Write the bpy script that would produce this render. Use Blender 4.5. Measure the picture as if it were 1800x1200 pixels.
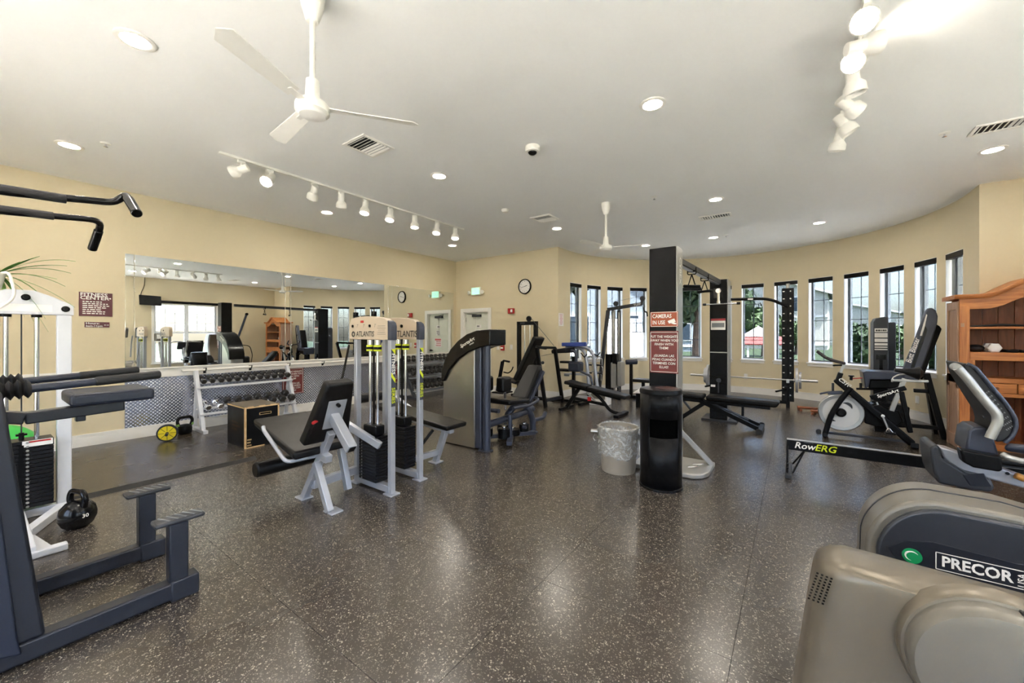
import bpy, bmesh, math, random
from mathutils import Vector as V, Matrix
random.seed(7)
PI = math.pi
R = math.radians
sc = bpy.context.scene
col = sc.collection
for o in list(bpy.data.objects): bpy.data.objects.remove(o)

# ------------------------------------------------------------------ camera, world, sun, exposure
TH = .6239; FP = 689.58; VH = 587.14; CH = 1.40
cam_d = bpy.data.cameras.new('camera'); cam = bpy.data.objects.new('camera', cam_d); col.objects.link(cam)
cam.location = (0, 0, CH); cam.rotation_euler = (PI/2, 0, TH)
cam_d.sensor_width = 36; cam_d.lens = FP/1800*36; cam_d.shift_y = -(600-VH)/1800
cam_d.clip_start = .02; cam_d.clip_end = 300
sc.camera = cam
vs = sc.view_settings
vs.view_transform = 'Standard'; vs.look = 'None'; vs.gamma = 1; vs.use_curve_mapping = False; vs.exposure = .74
w = bpy.data.worlds.new('world'); sc.world = w; w.use_nodes = True
wn = w.node_tree; sky = wn.nodes.new('ShaderNodeTexSky')
sky.sky_type = 'NISHITA'; sky.sun_disc = False; sky.sun_elevation = R(72); sky.sun_rotation = R(115)
sky.air_density = 1.0; sky.dust_density = 4.0; sky.ozone_density = .6
wn.links.new(sky.outputs[0], wn.nodes['Background'].inputs[0]); wn.nodes['Background'].inputs[1].default_value = 1.35
sd = bpy.data.lights.new('sun', 'SUN'); sd.energy = 60; sd.angle = R(.6); sd.color = (1, .95, .885)
so = bpy.data.objects.new('sun', sd); col.objects.link(so); so.rotation_euler = V((-.30, .15, -.94)).to_track_quat('-Z', 'Y').to_euler()
sc.cycles.denoising_prefilter = 'FAST'; sc.cycles.sample_clamp_indirect = 20
LAMP = .52   # common scale of the room's lamps

# ------------------------------------------------------------------ picture -> place helpers (u, v in the 1800x1200 frame)
def ray(u, v):
    a = (u-900)/FP
    return V((math.cos(TH)*a-math.sin(TH), math.sin(TH)*a+math.cos(TH), (VH-v)/FP))
O = V((0, 0, CH))
def Z(u, v, z=0): r = ray(u, v); return O+r*((z-CH)/r.z)
def X(u, v, x): r = ray(u, v); return O+r*(x/r.x)
def Y(u, v, y): r = ray(u, v); return O+r*(y/r.y)
def D(u, v, k): return O+ray(u, v)*k

# ------------------------------------------------------------------ mesh builder
class MB:
    def __init__(s): s.v = []; s.f = []
    def add(s, vs, fs):
        n = len(s.v); s.v += [V(p) for p in vs]; s.f += [tuple(i+n for i in f) for f in fs]; return s
    def hexa(s, p): return s.add(p, [(0,3,2,1),(4,5,6,7),(0,1,5,4),(1,2,6,5),(2,3,7,6),(3,0,4,7)])
    def box(s, c, d, rz=0, m=None):
        c = V(c); x, y, z = [q/2 for q in d]
        ps = [V(q) for q in ((-x,-y,-z),(x,-y,-z),(x,y,-z),(-x,y,-z),(-x,-y,z),(x,-y,z),(x,y,z),(-x,y,z))]
        M = m if m is not None else Matrix.Rotation(rz, 3, 'Z')
        return s.hexa([M@p+c for p in ps])
    def mm(s, a, b): # box by two corners
        a = V(a); b = V(b); return s.box((a+b)/2, [abs(q) for q in (b-a)])
    def bar(s, p, q, w=.05, h=.05, up=(0,0,1)):
        p = V(p); q = V(q); d = (q-p).normalized(); up = V(up)
        if abs(d.dot(up)) > .98: up = V((0,1,0))
        a = d.cross(up).normalized()*w/2; b = a.cross(d).normalized()*h/2
        return s.hexa([p-a-b, p+a-b, p+a+b, p-a+b, q-a-b, q+a-b, q+a+b, q-a+b])
    def path(s, pts, w=.05, h=.05, up=(0,0,1)):
        for a, b in zip(pts, pts[1:]): s.bar(a, b, w, h, up)
        return s
    def ring(s, c, a, b, r, n): return [c+a*(r*math.cos(2*PI*i/n))+b*(r*math.sin(2*PI*i/n)) for i in range(n)]
    def frame(s, d):
        d = d.normalized(); u = V((0,0,1)) if abs(d.z) < .9 else V((1,0,0))
        a = d.cross(u).normalized(); return a, a.cross(d).normalized()
    def sweep(s, pts, rs, n=10, cap=True):
        pts = [V(p) for p in pts]; m = len(pts)
        if not hasattr(rs, '__len__'): rs = [rs]*m
        a, b = s.frame(pts[1]-pts[0]); vs = []; prev = None
        for i, p in enumerate(pts):
            t = (pts[min(i+1,m-1)]-pts[max(i-1,0)]).normalized()
            if prev is not None:
                q = prev.rotation_difference(t); a = q@a; b = q@b
            prev = t; vs += s.ring(p, a, b, rs[i], n)
        fs = [(i*n+j, i*n+(j+1)%n, (i+1)*n+(j+1)%n, (i+1)*n+j) for i in range(m-1) for j in range(n)]
        if cap: fs += [tuple(range(n))[::-1], tuple((m-1)*n+j for j in range(n))]
        return s.add(vs, fs)
    def tube(s, pts, r=.02, n=10, bend=.06, k=5):
        pts = [V(p) for p in pts]; out = [pts[0]]
        for i in range(1, len(pts)-1):
            p = pts[i]; d0 = pts[i-1]-p; d1 = pts[i+1]-p
            e = min(bend, d0.length*.48, d1.length*.48); A = p+d0.normalized()*e; B = p+d1.normalized()*e
            for j in range(k+1):
                t = j/k; out.append(A*(1-t)**2+p*2*t*(1-t)+B*t*t)
        out.append(pts[-1]); return s.sweep(out, r, n)
    def cyl(s, p, q, r, r2=None, n=20): return s.sweep([p, q], [r, r if r2 is None else r2], n)
    def lathe(s, prof, o=(0,0,0), ax=(0,0,1), n=24, cap=True):
        o = V(o); ax = V(ax).normalized(); a, b = s.frame(ax); vs = []
        for r, h in prof: vs += s.ring(o+ax*h, a, b, max(r, 1e-4), n)
        m = len(prof); fs = [(i*n+j, i*n+(j+1)%n, (i+1)*n+(j+1)%n, (i+1)*n+j) for i in range(m-1) for j in range(n)]
        if cap: fs += [tuple(range(n))[::-1], tuple((m-1)*n+j for j in range(n))]
        return s.add(vs, fs)
    def prism(s, poly, ext):
        n = len(poly); ext = V(ext); poly = [V(p) for p in poly]
        return s.add(poly+[p+ext for p in poly], [tuple(range(n))[::-1], tuple(range(n, 2*n))]+[(i, (i+1)%n, n+(i+1)%n, n+i) for i in range(n)])
    def ball(s, c, r, n=14, m=9):
        c = V(c); r = V(r) if hasattr(r, '__len__') else V((r,r,r)); prof = []
        vs = []; fs = []
        for i in range(m+1):
            t = PI*i/m
            for j in range(n):
                p = 2*PI*j/n; vs.append(c+V((r.x*math.sin(t)*math.cos(p), r.y*math.sin(t)*math.sin(p), r.z*math.cos(t))))
        for i in range(m):
            for j in range(n): fs.append((i*n+j, (i+1)*n+j, (i+1)*n+(j+1)%n, i*n+(j+1)%n))
        return s.add(vs, fs)
    def quad(s, a, b, c, d): return s.add([a, b, c, d], [(0,1,2,3)])
    def text(s, body, o, ex, ey, size, align='CENTER', bold=.012, th=0.0, shear=0, sx=1):
        # lettering laid on the plane o + ex*x + ey*y
        key = (body, align, bold, shear)
        if key not in TXT:
            cu = bpy.data.curves.new('t', 'FONT'); cu.body = body; cu.align_x = align; cu.align_y = 'CENTER'
            cu.offset = bold; cu.resolution_u = 2; cu.shear = shear
            ob = bpy.data.objects.new('t', cu); col.objects.link(ob); bpy.context.view_layer.update()
            me = bpy.data.meshes.new_from_object(ob.evaluated_get(bpy.context.evaluated_depsgraph_get()))
            TXT[key] = ([v.co.copy() for v in me.vertices], [tuple(p.vertices) for p in me.polygons])
            bpy.data.objects.remove(ob); bpy.data.curves.remove(cu); bpy.data.meshes.remove(me)
        vs, fs = TXT[key]; o = V(o); ex = V(ex).normalized(); ey = V(ey).normalized(); n = ex.cross(ey)
        return s.add([o+ex*(v.x*size*sx)+ey*(v.y*size)+n*th for v in vs], fs)
TXT = {}

def mesh_of(name, mb, off=V((0,0,0))):
    me = bpy.data.meshes.new(name); me.from_pydata([p-off for p in mb.v], [], mb.f); me.update()
    bm = bmesh.new(); bm.from_mesh(me)
    bmesh.ops.recalc_face_normals(bm, faces=bm.faces); bm.to_mesh(me); bm.free()
    me.shade_smooth(); me.set_sharp_from_angle(angle=R(38))
    return me
def link(name, mb, mat, off=V((0,0,0)), parent=None, bevel=0, seg=2, sub=0):
    me = mesh_of(name, mb, off); me.materials.append(mat)
    o = bpy.data.objects.new(name, me); col.objects.link(o)
    if parent: o.parent = parent
    if bevel:
        b = o.modifiers.new('bevel', 'BEVEL'); b.width = bevel; b.segments = seg; b.limit_method = 'ANGLE'; b.angle_limit = R(40); b.harden_normals = False
    if sub:
        b = o.modifiers.new('sub', 'SUBSURF'); b.levels = sub; b.render_levels = sub
    return o
class T:
    """a thing: an Empty at its base that parents its parts"""
    def __init__(s, name, label, cat, loc, group=None, kind=None):
        s.r = bpy.data.objects.new(name, None); col.objects.link(s.r); s.r.location = V(loc); s.o = V(loc); s.r.empty_display_size = .1
        s.r['label'] = label; s.r['category'] = cat
        if group: s.r['group'] = group
        if kind: s.r['kind'] = kind
    def p(s, name, mb, mat, bevel=.004, parent=None, seg=2, sub=0, label=None):
        o = link(name, mb, mat, s.o, parent or s.r, bevel, seg, sub)
        if label: o['label'] = label
        return o
def one(name, label, cat, mb, mat, loc, group=None, bevel=.004, seg=2, sub=0):
    o = link(name, mb, mat, V(loc), None, bevel, seg, sub); o.location = V(loc); o['label'] = label; o['category'] = cat
    if group: o['group'] = group
    return o
def struct(name, mb, mat, parent=None, bevel=0, label=None):
    o = link(name, mb, mat, V((0,0,0)), parent, bevel)
    if not parent: o['kind'] = 'structure'
    if label: o['label'] = label; 
    return o
def tree_copy(root, loc, rz=None, label=None):
    r = root.copy(); col.objects.link(r); r.location = loc
    if rz is not None: r.rotation_euler.z = rz
    if label: r['label'] = label
    def rec(a, b):
        for ch in a.children:
            c = ch.copy(); col.objects.link(c); c.parent = b; rec(ch, c)
    rec(root, r); return r

# ------------------------------------------------------------------ materials
def srgb(r, g, b):
    f = lambda c: ((c/255+.055)/1.055)**2.4 if c > 10 else c/255/12.92
    return (f(r), f(g), f(b), 1)
def newmat(name):
    m = bpy.data.materials.new(name); m.use_nodes = True; nt = m.node_tree
    return m, nt, nt.nodes['Principled BSDF']
def N(nt, t, **k):
    n = nt.nodes.new('ShaderNode'+t)
    for a, b in k.items(): setattr(n, a, b)
    return n
def mat(name, c, rough=.5, metal=0, var=.08, scale=6, bump=0, bscale=200, coat=0, emit=0, spec=None):
    m, nt, b = newmat(name); c = srgb(*c); L = nt.links.new
    tc = N(nt, 'TexCoord'); nz = N(nt, 'TexNoise'); nz.inputs['Scale'].default_value = scale; nz.inputs['Detail'].default_value = 4
    L(tc.outputs['Object'], nz.inputs['Vector'])
    mp = N(nt, 'MapRange'); mp.inputs[3].default_value = 1-var; mp.inputs[4].default_value = 1+var
    L(nz.outputs['Fac'], mp.inputs[0])
    mx = N(nt, 'Mix', data_type='RGBA', blend_type='MULTIPLY'); mx.inputs[0].default_value = 1
    mx.inputs[6].default_value = c; L(mp.outputs[0], mx.inputs[7]); L(mx.outputs[2], b.inputs['Base Color'])
    b.inputs['Roughness'].default_value = rough; b.inputs['Metallic'].default_value = metal
    mr = N(nt, 'MapRange'); mr.inputs[3].default_value = max(rough-.06, .02); mr.inputs[4].default_value = rough+.06
    L(nz.outputs['Fac'], mr.inputs[0]); L(mr.outputs[0], b.inputs['Roughness'])
    if coat: b.inputs['Coat Weight'].default_value = coat; b.inputs['Coat Roughness'].default_value = .08
    if spec is not None: b.inputs['Specular IOR Level'].default_value = spec
    if bump:
        n2 = N(nt, 'TexNoise'); n2.inputs['Scale'].default_value = bscale; L(tc.outputs['Object'], n2.inputs['Vector'])
        bp = N(nt, 'Bump'); bp.inputs['Strength'].default_value = bump; bp.inputs['Distance'].default_value = .002
        L(n2.outputs['Fac'], bp.inputs['Height']); L(bp.outputs[0], b.inputs['Normal'])
    if emit: b.inputs['Emission Color'].default_value = c; b.inputs['Emission Strength'].default_value = emit
    return m
M = {}
M['wall'] = mat('tan_paint', (220,205,173), .65, var=.02, scale=1.5, bump=.15, bscale=120)
M['ceil'] = mat('ceiling_paint', (240,239,236), .8, var=.015, scale=1, bump=.25, bscale=90)
M['white'] = mat('white_gloss_paint', (238,234,226), .35, var=.02)
M['trim'] = mat('white_trim', (240,236,230), .38, var=.02, scale=3)
M['vinyl'] = mat('white_vinyl', (240,242,244), .4, var=.01)
M['whitemetal'] = mat('white_powder_coat', (214,215,220), .35, var=.03)
M['silver'] = mat('silver_powder_coat', (172,175,184), .32, metal=.35, var=.04, scale=12)
M['pewter'] = mat('pewter_paint', (178,176,172), .32, metal=.55, var=.04, scale=10)
M['chrome'] = mat('chrome', (225,225,228), .12, metal=1, var=.03)
M['steel'] = mat('brushed_steel', (185,183,180), .32, metal=1, var=.05, scale=30)
M['black'] = mat('black_powder_coat', (15,15,17), .36, var=.15, scale=8, spec=.16)
M['blackgloss'] = mat('black_gloss', (12,12,14), .2, var=.1, spec=.35)
M['blue'] = mat('slate_blue_metal', (42,45,54), .33, metal=.3, var=.06)
M['slate'] = mat('slate_grey_metal', (68,72,86), .34, metal=.35, var=.06)
M['vinylblack'] = mat('black_vinyl', (14,13,14), .38, var=.2, scale=14, bump=.2, bscale=160, spec=.3)
M['navyvinyl'] = mat('navy_vinyl', (30,36,52), .42, var=.1, bump=.2, bscale=160)
M['bluepad'] = mat('blue_vinyl', (52,74,150), .5, var=.08)
M['rubber'] = mat('black_rubber', (24,24,25), .6, var=.15, scale=20)
M['matrub'] = mat('platform_rubber', (62,54,45), .26, var=.12, scale=5, bump=.08, bscale=50)
M['iron'] = mat('black_hex_rubber', (40,37,35), .36, var=.25, scale=40)
M['ironplate'] = mat('stack_plate_iron', (16,17,22), .35, var=.12, scale=16, spec=.3)
M['grey'] = mat('grey_plastic', (120,122,124), .45, var=.05)
M['dgrey'] = mat('dark_grey_plastic', (46,48,54), .42, var=.06)
M['beige'] = mat('champagne_plastic', (118,109,95), .34, metal=.35, var=.03, scale=3)
M['taupe'] = mat('taupe_plastic', (120,115,106), .36, metal=.3, var=.03, scale=3)
M['header'] = mat('tan_header_plate', (204,186,164), .42, metal=.1, var=.05, scale=9)
M['maroon'] = mat('maroon_sign', (112,40,38), .4, var=.04)
M['plum'] = mat('plum_sign', (106,58,66), .45, var=.04)
M['rust'] = mat('rust_sign', (158,70,34), .4, var=.04)
M['ink'] = mat('white_ink', (244,240,234), .5, var=.01)
M['dink'] = mat('dark_ink', (52,46,44), .5, var=.02)
M['yellow'] = mat('yellow_plastic', (228,204,24), .4, var=.06)
M['lime'] = mat('lime_ink', (206,214,40), .4, var=.03)
M['red'] = mat('red_plastic', (176,30,32), .38, var=.06)
M['green'] = mat('green_vinyl_ball', (62,196,84), .4, var=.06)
M['gdecal'] = mat('green_badge', (20,140,84), .35, var=.05)
M['paper'] = mat('paper', (240,236,232), .8, var=.02)
M['pinkpaper'] = mat('pink_ink', (214,110,116), .7, var=.05)
M['clay'] = mat('terracotta_wood', (150,84,56), .6, var=.2, scale=20)
M['door'] = mat('door_paint', (226,226,214), .45, var=.02)
M['plasticbag'] = None
def wood(name, c1, c2, rough=.45, axis=2, sc_=1.0):
    m, nt, b = newmat(name); L = nt.links.new
    tc = N(nt, 'TexCoord'); mp = N(nt, 'Mapping'); s = [14*sc_, 14*sc_, 14*sc_]; s[axis] = 1.1*sc_; mp.inputs['Scale'].default_value = s
    L(tc.outputs['Object'], mp.inputs[0]); nz = N(nt, 'TexNoise'); nz.inputs['Scale'].default_value = 1.6; nz.inputs['Detail'].default_value = 6; nz.inputs['Distortion'].default_value = 1.2
    L(mp.outputs[0], nz.inputs['Vector']); cr = N(nt, 'ValToRGB'); cr.color_ramp.elements[0].position = .32; cr.color_ramp.elements[1].position = .68
    cr.color_ramp.elements[0].color = srgb(*c1); cr.color_ramp.elements[1].color = srgb(*c2)
    L(nz.outputs['Fac'], cr.inputs[0]); L(cr.outputs[0], b.inputs['Base Color']); b.inputs['Roughness'].default_value = rough
    bp = N(nt, 'Bump'); bp.inputs['Strength'].default_value = .15; bp.inputs['Distance'].default_value = .003
    L(nz.outputs['Fac'], bp.inputs['Height']); L(bp.outputs[0], b.inputs['Normal']); return m
M['pine'] = wood('pine', (172,98,48), (206,136,76), .42)
M['pinex'] = wood('pine_rail', (172,98,48), (206,136,76), .42, axis=0)
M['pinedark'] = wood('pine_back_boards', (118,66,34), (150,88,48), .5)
M['palewood'] = wood('pale_pine', (170,130,104), (196,160,136), .5)  # paler, greyer pine tone for the cabinet sides
M['ply'] = wood('plywood_edge', (196,160,112), (216,184,140), .6, axis=1)
M['brownwood'] = wood('brown_wood', (120,66,42), (168,100,66), .5, axis=0)
def glow(name, c, e):
    m, nt, b = newmat(name); b.inputs['Base Color'].default_value = (.8,.8,.8,1); b.inputs['Emission Color'].default_value = (*c, 1); b.inputs['Emission Strength'].default_value = e; return m
M['lampglow'] = glow('lamp_lens', (1,.93,.82), 22)
M['exitglow'] = glow('exit_green_lens', (.12,.9,.42), 1.1)
# glass: a thin clear pane (see-through, with a faint reflection)
m, nt, b = newmat('window_glass'); nt.nodes.remove(b); tr = N(nt, 'BsdfTransparent'); tr.inputs[0].default_value = (.90,.92,.93,1)
nt.links.new(tr.outputs[0], nt.nodes['Material Output'].inputs[0])
M['glass'] = m
m, nt, b = newmat('clear_plastic_liner'); nt.nodes.remove(b); tr = N(nt, 'BsdfTransparent'); tr.inputs[0].default_value = (.93,.93,.93,1)
pb = N(nt, 'BsdfPrincipled'); pb.inputs['Base Color'].default_value = (.85,.85,.83,1); pb.inputs['Roughness'].default_value = .2; mx = N(nt, 'MixShader')
nz = N(nt, 'TexNoise'); nz.inputs['Scale'].default_value = 14; nz.inputs['Distortion'].default_value = 2; tc = N(nt, 'TexCoord'); nt.links.new(tc.outputs['Object'], nz.inputs[0])
mr = N(nt, 'MapRange'); mr.inputs[1].default_value = .4; mr.inputs[2].default_value = .75; mr.inputs[3].default_value = .18; mr.inputs[4].default_value = .6; nt.links.new(nz.outputs[0], mr.inputs[0])
nt.links.new(mr.outputs[0], mx.inputs[0]); nt.links.new(tr.outputs[0], mx.inputs[1]); nt.links.new(pb.outputs[0], mx.inputs[2]); nt.links.new(mx.outputs[0], nt.nodes['Material Output'].inputs[0])
M['liner'] = m
m, nt, b = newmat('mirror_silver'); b.inputs['Base Color'].default_value = (.86,.89,.88,1); b.inputs['Metallic'].default_value = 1; b.inputs['Roughness'].default_value = .004; M['mirror'] = m
# speckled rubber floor
m, nt, b = newmat('speckled_rubber'); L = nt.links.new; tc = N(nt, 'TexCoord')
def fleck(scale, thr, seed):
    mp = N(nt, 'Mapping'); mp.inputs['Location'].default_value = (seed, seed*.7, 0); mp.inputs['Rotation'].default_value = (0,0,seed); L(tc.outputs['Object'], mp.inputs[0])
    nd = N(nt, 'TexNoise'); nd.inputs['Scale'].default_value = scale*1.3; L(mp.outputs[0], nd.inputs['Vector'])
    ad = N(nt, 'Mix', data_type='VECTOR'); ad.inputs[0].default_value = .018; L(mp.outputs[0], ad.inputs[4]); L(nd.outputs['Color'], ad.inputs[5])
    vo = N(nt, 'TexVoronoi'); vo.inputs['Scale'].default_value = scale; L(ad.outputs[1], vo.inputs['Vector'])
    # a fleck where the cell is chosen and the point is near its centre
    sp = N(nt, 'SeparateColor'); L(vo.outputs['Color'], sp.inputs[0])
    cl = N(nt, 'TexNoise'); cl.inputs['Scale'].default_value = 22; cl.inputs['Detail'].default_value = 3; L(mp.outputs[0], cl.inputs['Vector'])
    ml = N(nt, 'Math', operation='MULTIPLY_ADD'); L(cl.outputs['Fac'], ml.inputs[0]); ml.inputs[1].default_value = .5; ml.inputs[2].default_value = thr-.25
    a = N(nt, 'Math', operation='LESS_THAN'); L(sp.outputs[0], a.inputs[0]); L(ml.outputs[0], a.inputs[1])
    c = N(nt, 'Math', operation='LESS_THAN'); L(vo.outputs['Distance'], c.inputs[0]); c.inputs[1].default_value = .46
    d = N(nt, 'Math', operation='MULTIPLY'); L(a.outputs[0], d.inputs[0]); L(c.outputs[0], d.inputs[1]); return d
f1 = fleck(135, .075, 0); f2 = fleck(240, .10, 1.3)
mxf = N(nt, 'Math', operation='MAXIMUM'); L(f1.outputs[0], mxf.inputs[0]); L(f2.outputs[0], mxf.inputs[1])
nz = N(nt, 'TexNoise'); nz.inputs['Scale'].default_value = 1.1; nz.inputs['Detail'].default_value = 5; L(tc.outputs['Object'], nz.inputs[0])
cr = N(nt, 'ValToRGB'); cr.color_ramp.elements[0].position = .3; cr.color_ramp.elements[1].position = .7; cr.color_ramp.elements[0].color = srgb(57,50,45); cr.color_ramp.elements[1].color = srgb(72,65,58)
L(nz.outputs['Fac'], cr.inputs[0]); mx = N(nt, 'Mix', data_type='RGBA'); L(mxf.outputs[0], mx.inputs[0]); L(cr.outputs[0], mx.inputs[6]); mx.inputs[7].default_value = srgb(170,162,147)
L(mx.outputs[2], b.inputs['Base Color']); n3 = N(nt, 'TexNoise'); n3.inputs['Scale'].default_value = 3; n3.inputs['Detail'].default_value = 6; L(tc.outputs['Object'], n3.inputs[0])
mr = N(nt, 'MapRange'); mr.inputs[3].default_value = .22; mr.inputs[4].default_value = .28; b.inputs['Specular IOR Level'].default_value = .75; L(n3.outputs[0], mr.inputs[0]); L(mr.outputs[0], b.inputs['Roughness'])
n4 = N(nt, 'TexNoise'); n4.inputs['Scale'].default_value = 160; L(tc.outputs['Object'], n4.inputs[0]); bp = N(nt, 'Bump'); bp.inputs['Strength'].default_value = .12; bp.inputs['Distance'].default_value = .001
M['floor'] = m
# diamond tread plate (on the wall plane: uses object y and z)
m, nt, b = newmat('diamond_plate'); L = nt.links.new; tc = N(nt, 'TexCoord'); sp = N(nt, 'SeparateXYZ'); L(tc.outputs['Object'], sp.inputs[0])
def mth(op, a, c=None):
    n = N(nt, 'Math', operation=op)
    for i, q in enumerate((a, c)):
        if q is None: continue
        if isinstance(q, (int, float)): n.inputs[i].default_value = q
        else: L(q, n.inputs[i])
    return n.outputs[0]
yy, zz = sp.outputs[1], sp.outputs[2]; ff = 70
s1 = mth('ADD', yy, zz); s2 = mth('SUBTRACT', yy, zz)
def lug(p, q): # elongated lugs along p
    a = mth('ABSOLUTE', mth('SINE', mth('MULTIPLY', p, ff))); c = mth('ABSOLUTE', mth('COSINE', mth('MULTIPLY', q, ff)))
    return mth('SUBTRACT', mth('MULTIPLY', a, 1.0), mth('MULTIPLY', c, 2.2))
cell = mth('GREATER_THAN', mth('MULTIPLY', mth('SINE', mth('MULTIPLY', s1, ff)), mth('SINE', mth('MULTIPLY', s2, ff))), 0)
h1 = mth('MAXIMUM', lug(s1, s2), 0); h2 = mth('MAXIMUM', lug(s2, s1), 0)
hh = mth('MAXIMUM', h1, h2)
bp = N(nt, 'Bump'); bp.inputs['Strength'].default_value = .9; bp.inputs['Distance'].default_value = .004; L(hh, bp.inputs['Height']); L(bp.outputs[0], b.inputs['Normal'])
mxt = N(nt, 'Mix', data_type='RGBA'); L(mth('MINIMUM', mth('MULTIPLY', hh, 2.5), 1), mxt.inputs[0]); mxt.inputs[6].default_value = srgb(176,180,198); mxt.inputs[7].default_value = srgb(244,246,250)
L(mxt.outputs[2], b.inputs['Base Color']); b.inputs['Metallic'].default_value = 1; b.inputs['Roughness'].default_value = .24; M['tread'] = m
# dark solar screen cloth of the bay shades: a woven mesh one can see through
m, nt, b = newmat('solar_screen'); nt.nodes.remove(b); tr = N(nt, 'BsdfTransparent'); tr.inputs[0].default_value = (.46,.48,.50,1); nt.links.new(tr.outputs[0], nt.nodes['Material Output'].inputs[0]); M['screen'] = m
# ================================================================== THE ROOM
XL, XR, YB, YR, ZC = -7.2, 3.19, 7.487, -2.4, 3.2955
BC = V((-1.13, 7.80, 0)); BR = 3.03; BT = .2
WZ0, WZ1, WHALF = .80, 2.58, 4.35
WANG = [s*(6.25+12.5*k) for k in range(7) for s in (-1, 1)]; WANG.sort()
def bp_(ang, r=BR, z=0): return V((BC.x+r*math.sin(R(ang)), BC.y+r*math.cos(R(ang)), z))
bay = [V((BC.x-BR, YB, 0))]+[bp_(-90+3*i) for i in range(61)]+[V((BC.x+BR, YB, 0))]
# floor: rubber tiles, clipped to the room outline
def clip(poly, a, b):
    out = []; n = V((-(b-a).y, (b-a).x, 0))
    for i, p in enumerate(poly):
        q = poly[(i+1)%len(poly)]; dp = (p-a).dot(n); dq = (q-a).dot(n)
        if dp >= 0: out.append(p)
        if (dp >= 0) != (dq >= 0): out.append(p+(q-p)*(dp/(dp-dq)))
    return out
def clipc(poly, conv):
    for a, b in zip(conv, conv[1:]+conv[:1]):
        if len(poly) < 3: return []
        poly = clip(poly, a, b)
    return poly
fl = struct('floor', MB().mm((XL-.1, YR-.1, -.1), (XR+.1, YB+.02, -.022)).prism([p+V((0,0,-.1)) for p in bay], (0,0,.078)), M['rubber'], label='dark speckled rubber tile floor')
rect = [V((XL, YR, 0)), V((XR, YR, 0)), V((XR, YB, 0)), V((XL, YB, 0))]
bayccw = bay[::-1]
g = .0012; tx = .94; ty = .96; nt_ = 0
for j in range(-6, 12):
    for i in range(-8, 5):
        x0 = -.22+i*tx; y0 = .96+j*ty
        q = [V((x0+g, y0+g, 0)), V((x0+tx-g, y0+g, 0)), V((x0+tx-g, y0+ty-g, 0)), V((x0+g, y0+ty-g, 0))]
        mb = MB()
        for conv in (rect, bayccw):
            c = clipc(q, conv)
            if len(c) > 2: mb.prism([p+V((0,0,-.022)) for p in c], (0,0,.022))
        if mb.v:
            t = link('tile', mb, M['floor'], V((0,0,0)), fl)
# ceiling
struct('ceiling', MB().mm((XL-.2, YR-.2, ZC), (XR+.2, YB+.2, ZC+.15)).prism([bp_(-90+3*i, BR+BT, ZC) for i in range(61)]+[V((BC.x+BR+BT, YB, ZC)), V((BC.x-BR-BT, YB, ZC))], (0,0,.15)), M['ceil'], label='smooth off-white gym ceiling')
# straight walls
struct('wall_left', MB().mm((XL-.15, YR-.15, 0), (XL, YB+.15, ZC)), M['wall'], label='tan wall with mirrors and tread plate')
RW = (3.70, 5.46, .42, 2.46)   # window opening in the right wall seen in the mirror
RWS = [(-1.9, -.14, .42, 2.46), (.9, 2.66, .42, 2.46), RW]                       # openings along y in the right wall; first two added for daylight
RRS = [(-6.6+2.42*i, -4.84+2.42*i, .42, 2.46) for i in range(1, 4)]              # openings along x in the rear wall, all added to light the ceiling
wr = MB(); wq = MB(); e0 = YR
for a, b, c, d in RWS: wr.mm((XR, e0, 0), (XR+.15, a, ZC)).mm((XR, a, 0), (XR+.15, b, c)).mm((XR, a, d), (XR+.15, b, ZC)); e0 = b
wr.mm((XR, e0, 0), (XR+.15, YB+.1, ZC)); e0 = XL-.15
for a, b, c, d in RRS: wq.mm((e0, YR-.15, 0), (a, YR, ZC)).mm((a, YR-.15, 0), (b, YR, c)).mm((a, YR-.15, d), (b, YR, ZC)); e0 = b
wq.mm((e0, YR-.15, 0), (XR+.15, YR, ZC))
struct('wall_right', wr, M['wall'], label='tan right side wall with one mirrored window and two added')
struct('wall_rear', wq, M['wall'], label='tan wall behind the camera with added wide windows')
DX0, DX1, DZ = -6.93, -6.10, 1.965
wb = MB().mm((XL-.15, YB, 0), (DX0, YB+.15, ZC)).mm((DX1, YB, 0), (BC.x-BR-.0, YB+.1, ZC)).mm((DX0, YB, DZ), (DX1, YB+.15, ZC))
struct('wall_back', wb, M['wall'], label='tan end wall with door, clock and exit sign')
struct('wall_back_corner', MB().mm((BC.x+BR, YB, 0), (XR+.15, YB+.1, ZC)), M['wall'], label='tan end wall behind the wooden cabinet')
# curved bay wall with openings
def arc(mb, a0, a1, z0, z1, r0=BR, r1=BR+BT, step=4.4):
    n = max(1, math.ceil((a1-a0)/step-1e-6))
    for i in range(n):
        b0 = a0+(a1-a0)*i/n; b1 = a0+(a1-a0)*(i+1)/n
        mb.hexa([bp_(b0,r0,z0), bp_(b1,r0,z0), bp_(b1,r1,z0), bp_(b0,r1,z0), bp_(b0,r0,z1), bp_(b1,r0,z1), bp_(b1,r1,z1), bp_(b0,r1,z1)])
edges = [-90]+[e for c in WANG for e in (c-WHALF, c+WHALF)]+[90]
wbay = MB()
for i in range(len(edges)-1):
    e0, e1 = edges[i], edges[i+1]
    if i % 2 == 0: arc(wbay, e0, e1, 0, ZC)
    else: arc(wbay, e0, e1, 0, WZ0); arc(wbay, e0, e1, WZ1, ZC)
for s in (-1, 1):
    wbay.mm((BC.x+s*BR, YB+.1, 0), (BC.x+s*(BR+BT), BC.y, ZC))
bmw = struct('wall_bay', wbay, M['wall'], label='curved tan bay wall with tall narrow windows')
bm = bmesh.new(); bm.from_mesh(bmw.data); bmesh.ops.remove_doubles(bm, verts=bm.verts, dist=1e-4); bm.to_mesh(bmw.data); bm.free()
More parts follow.
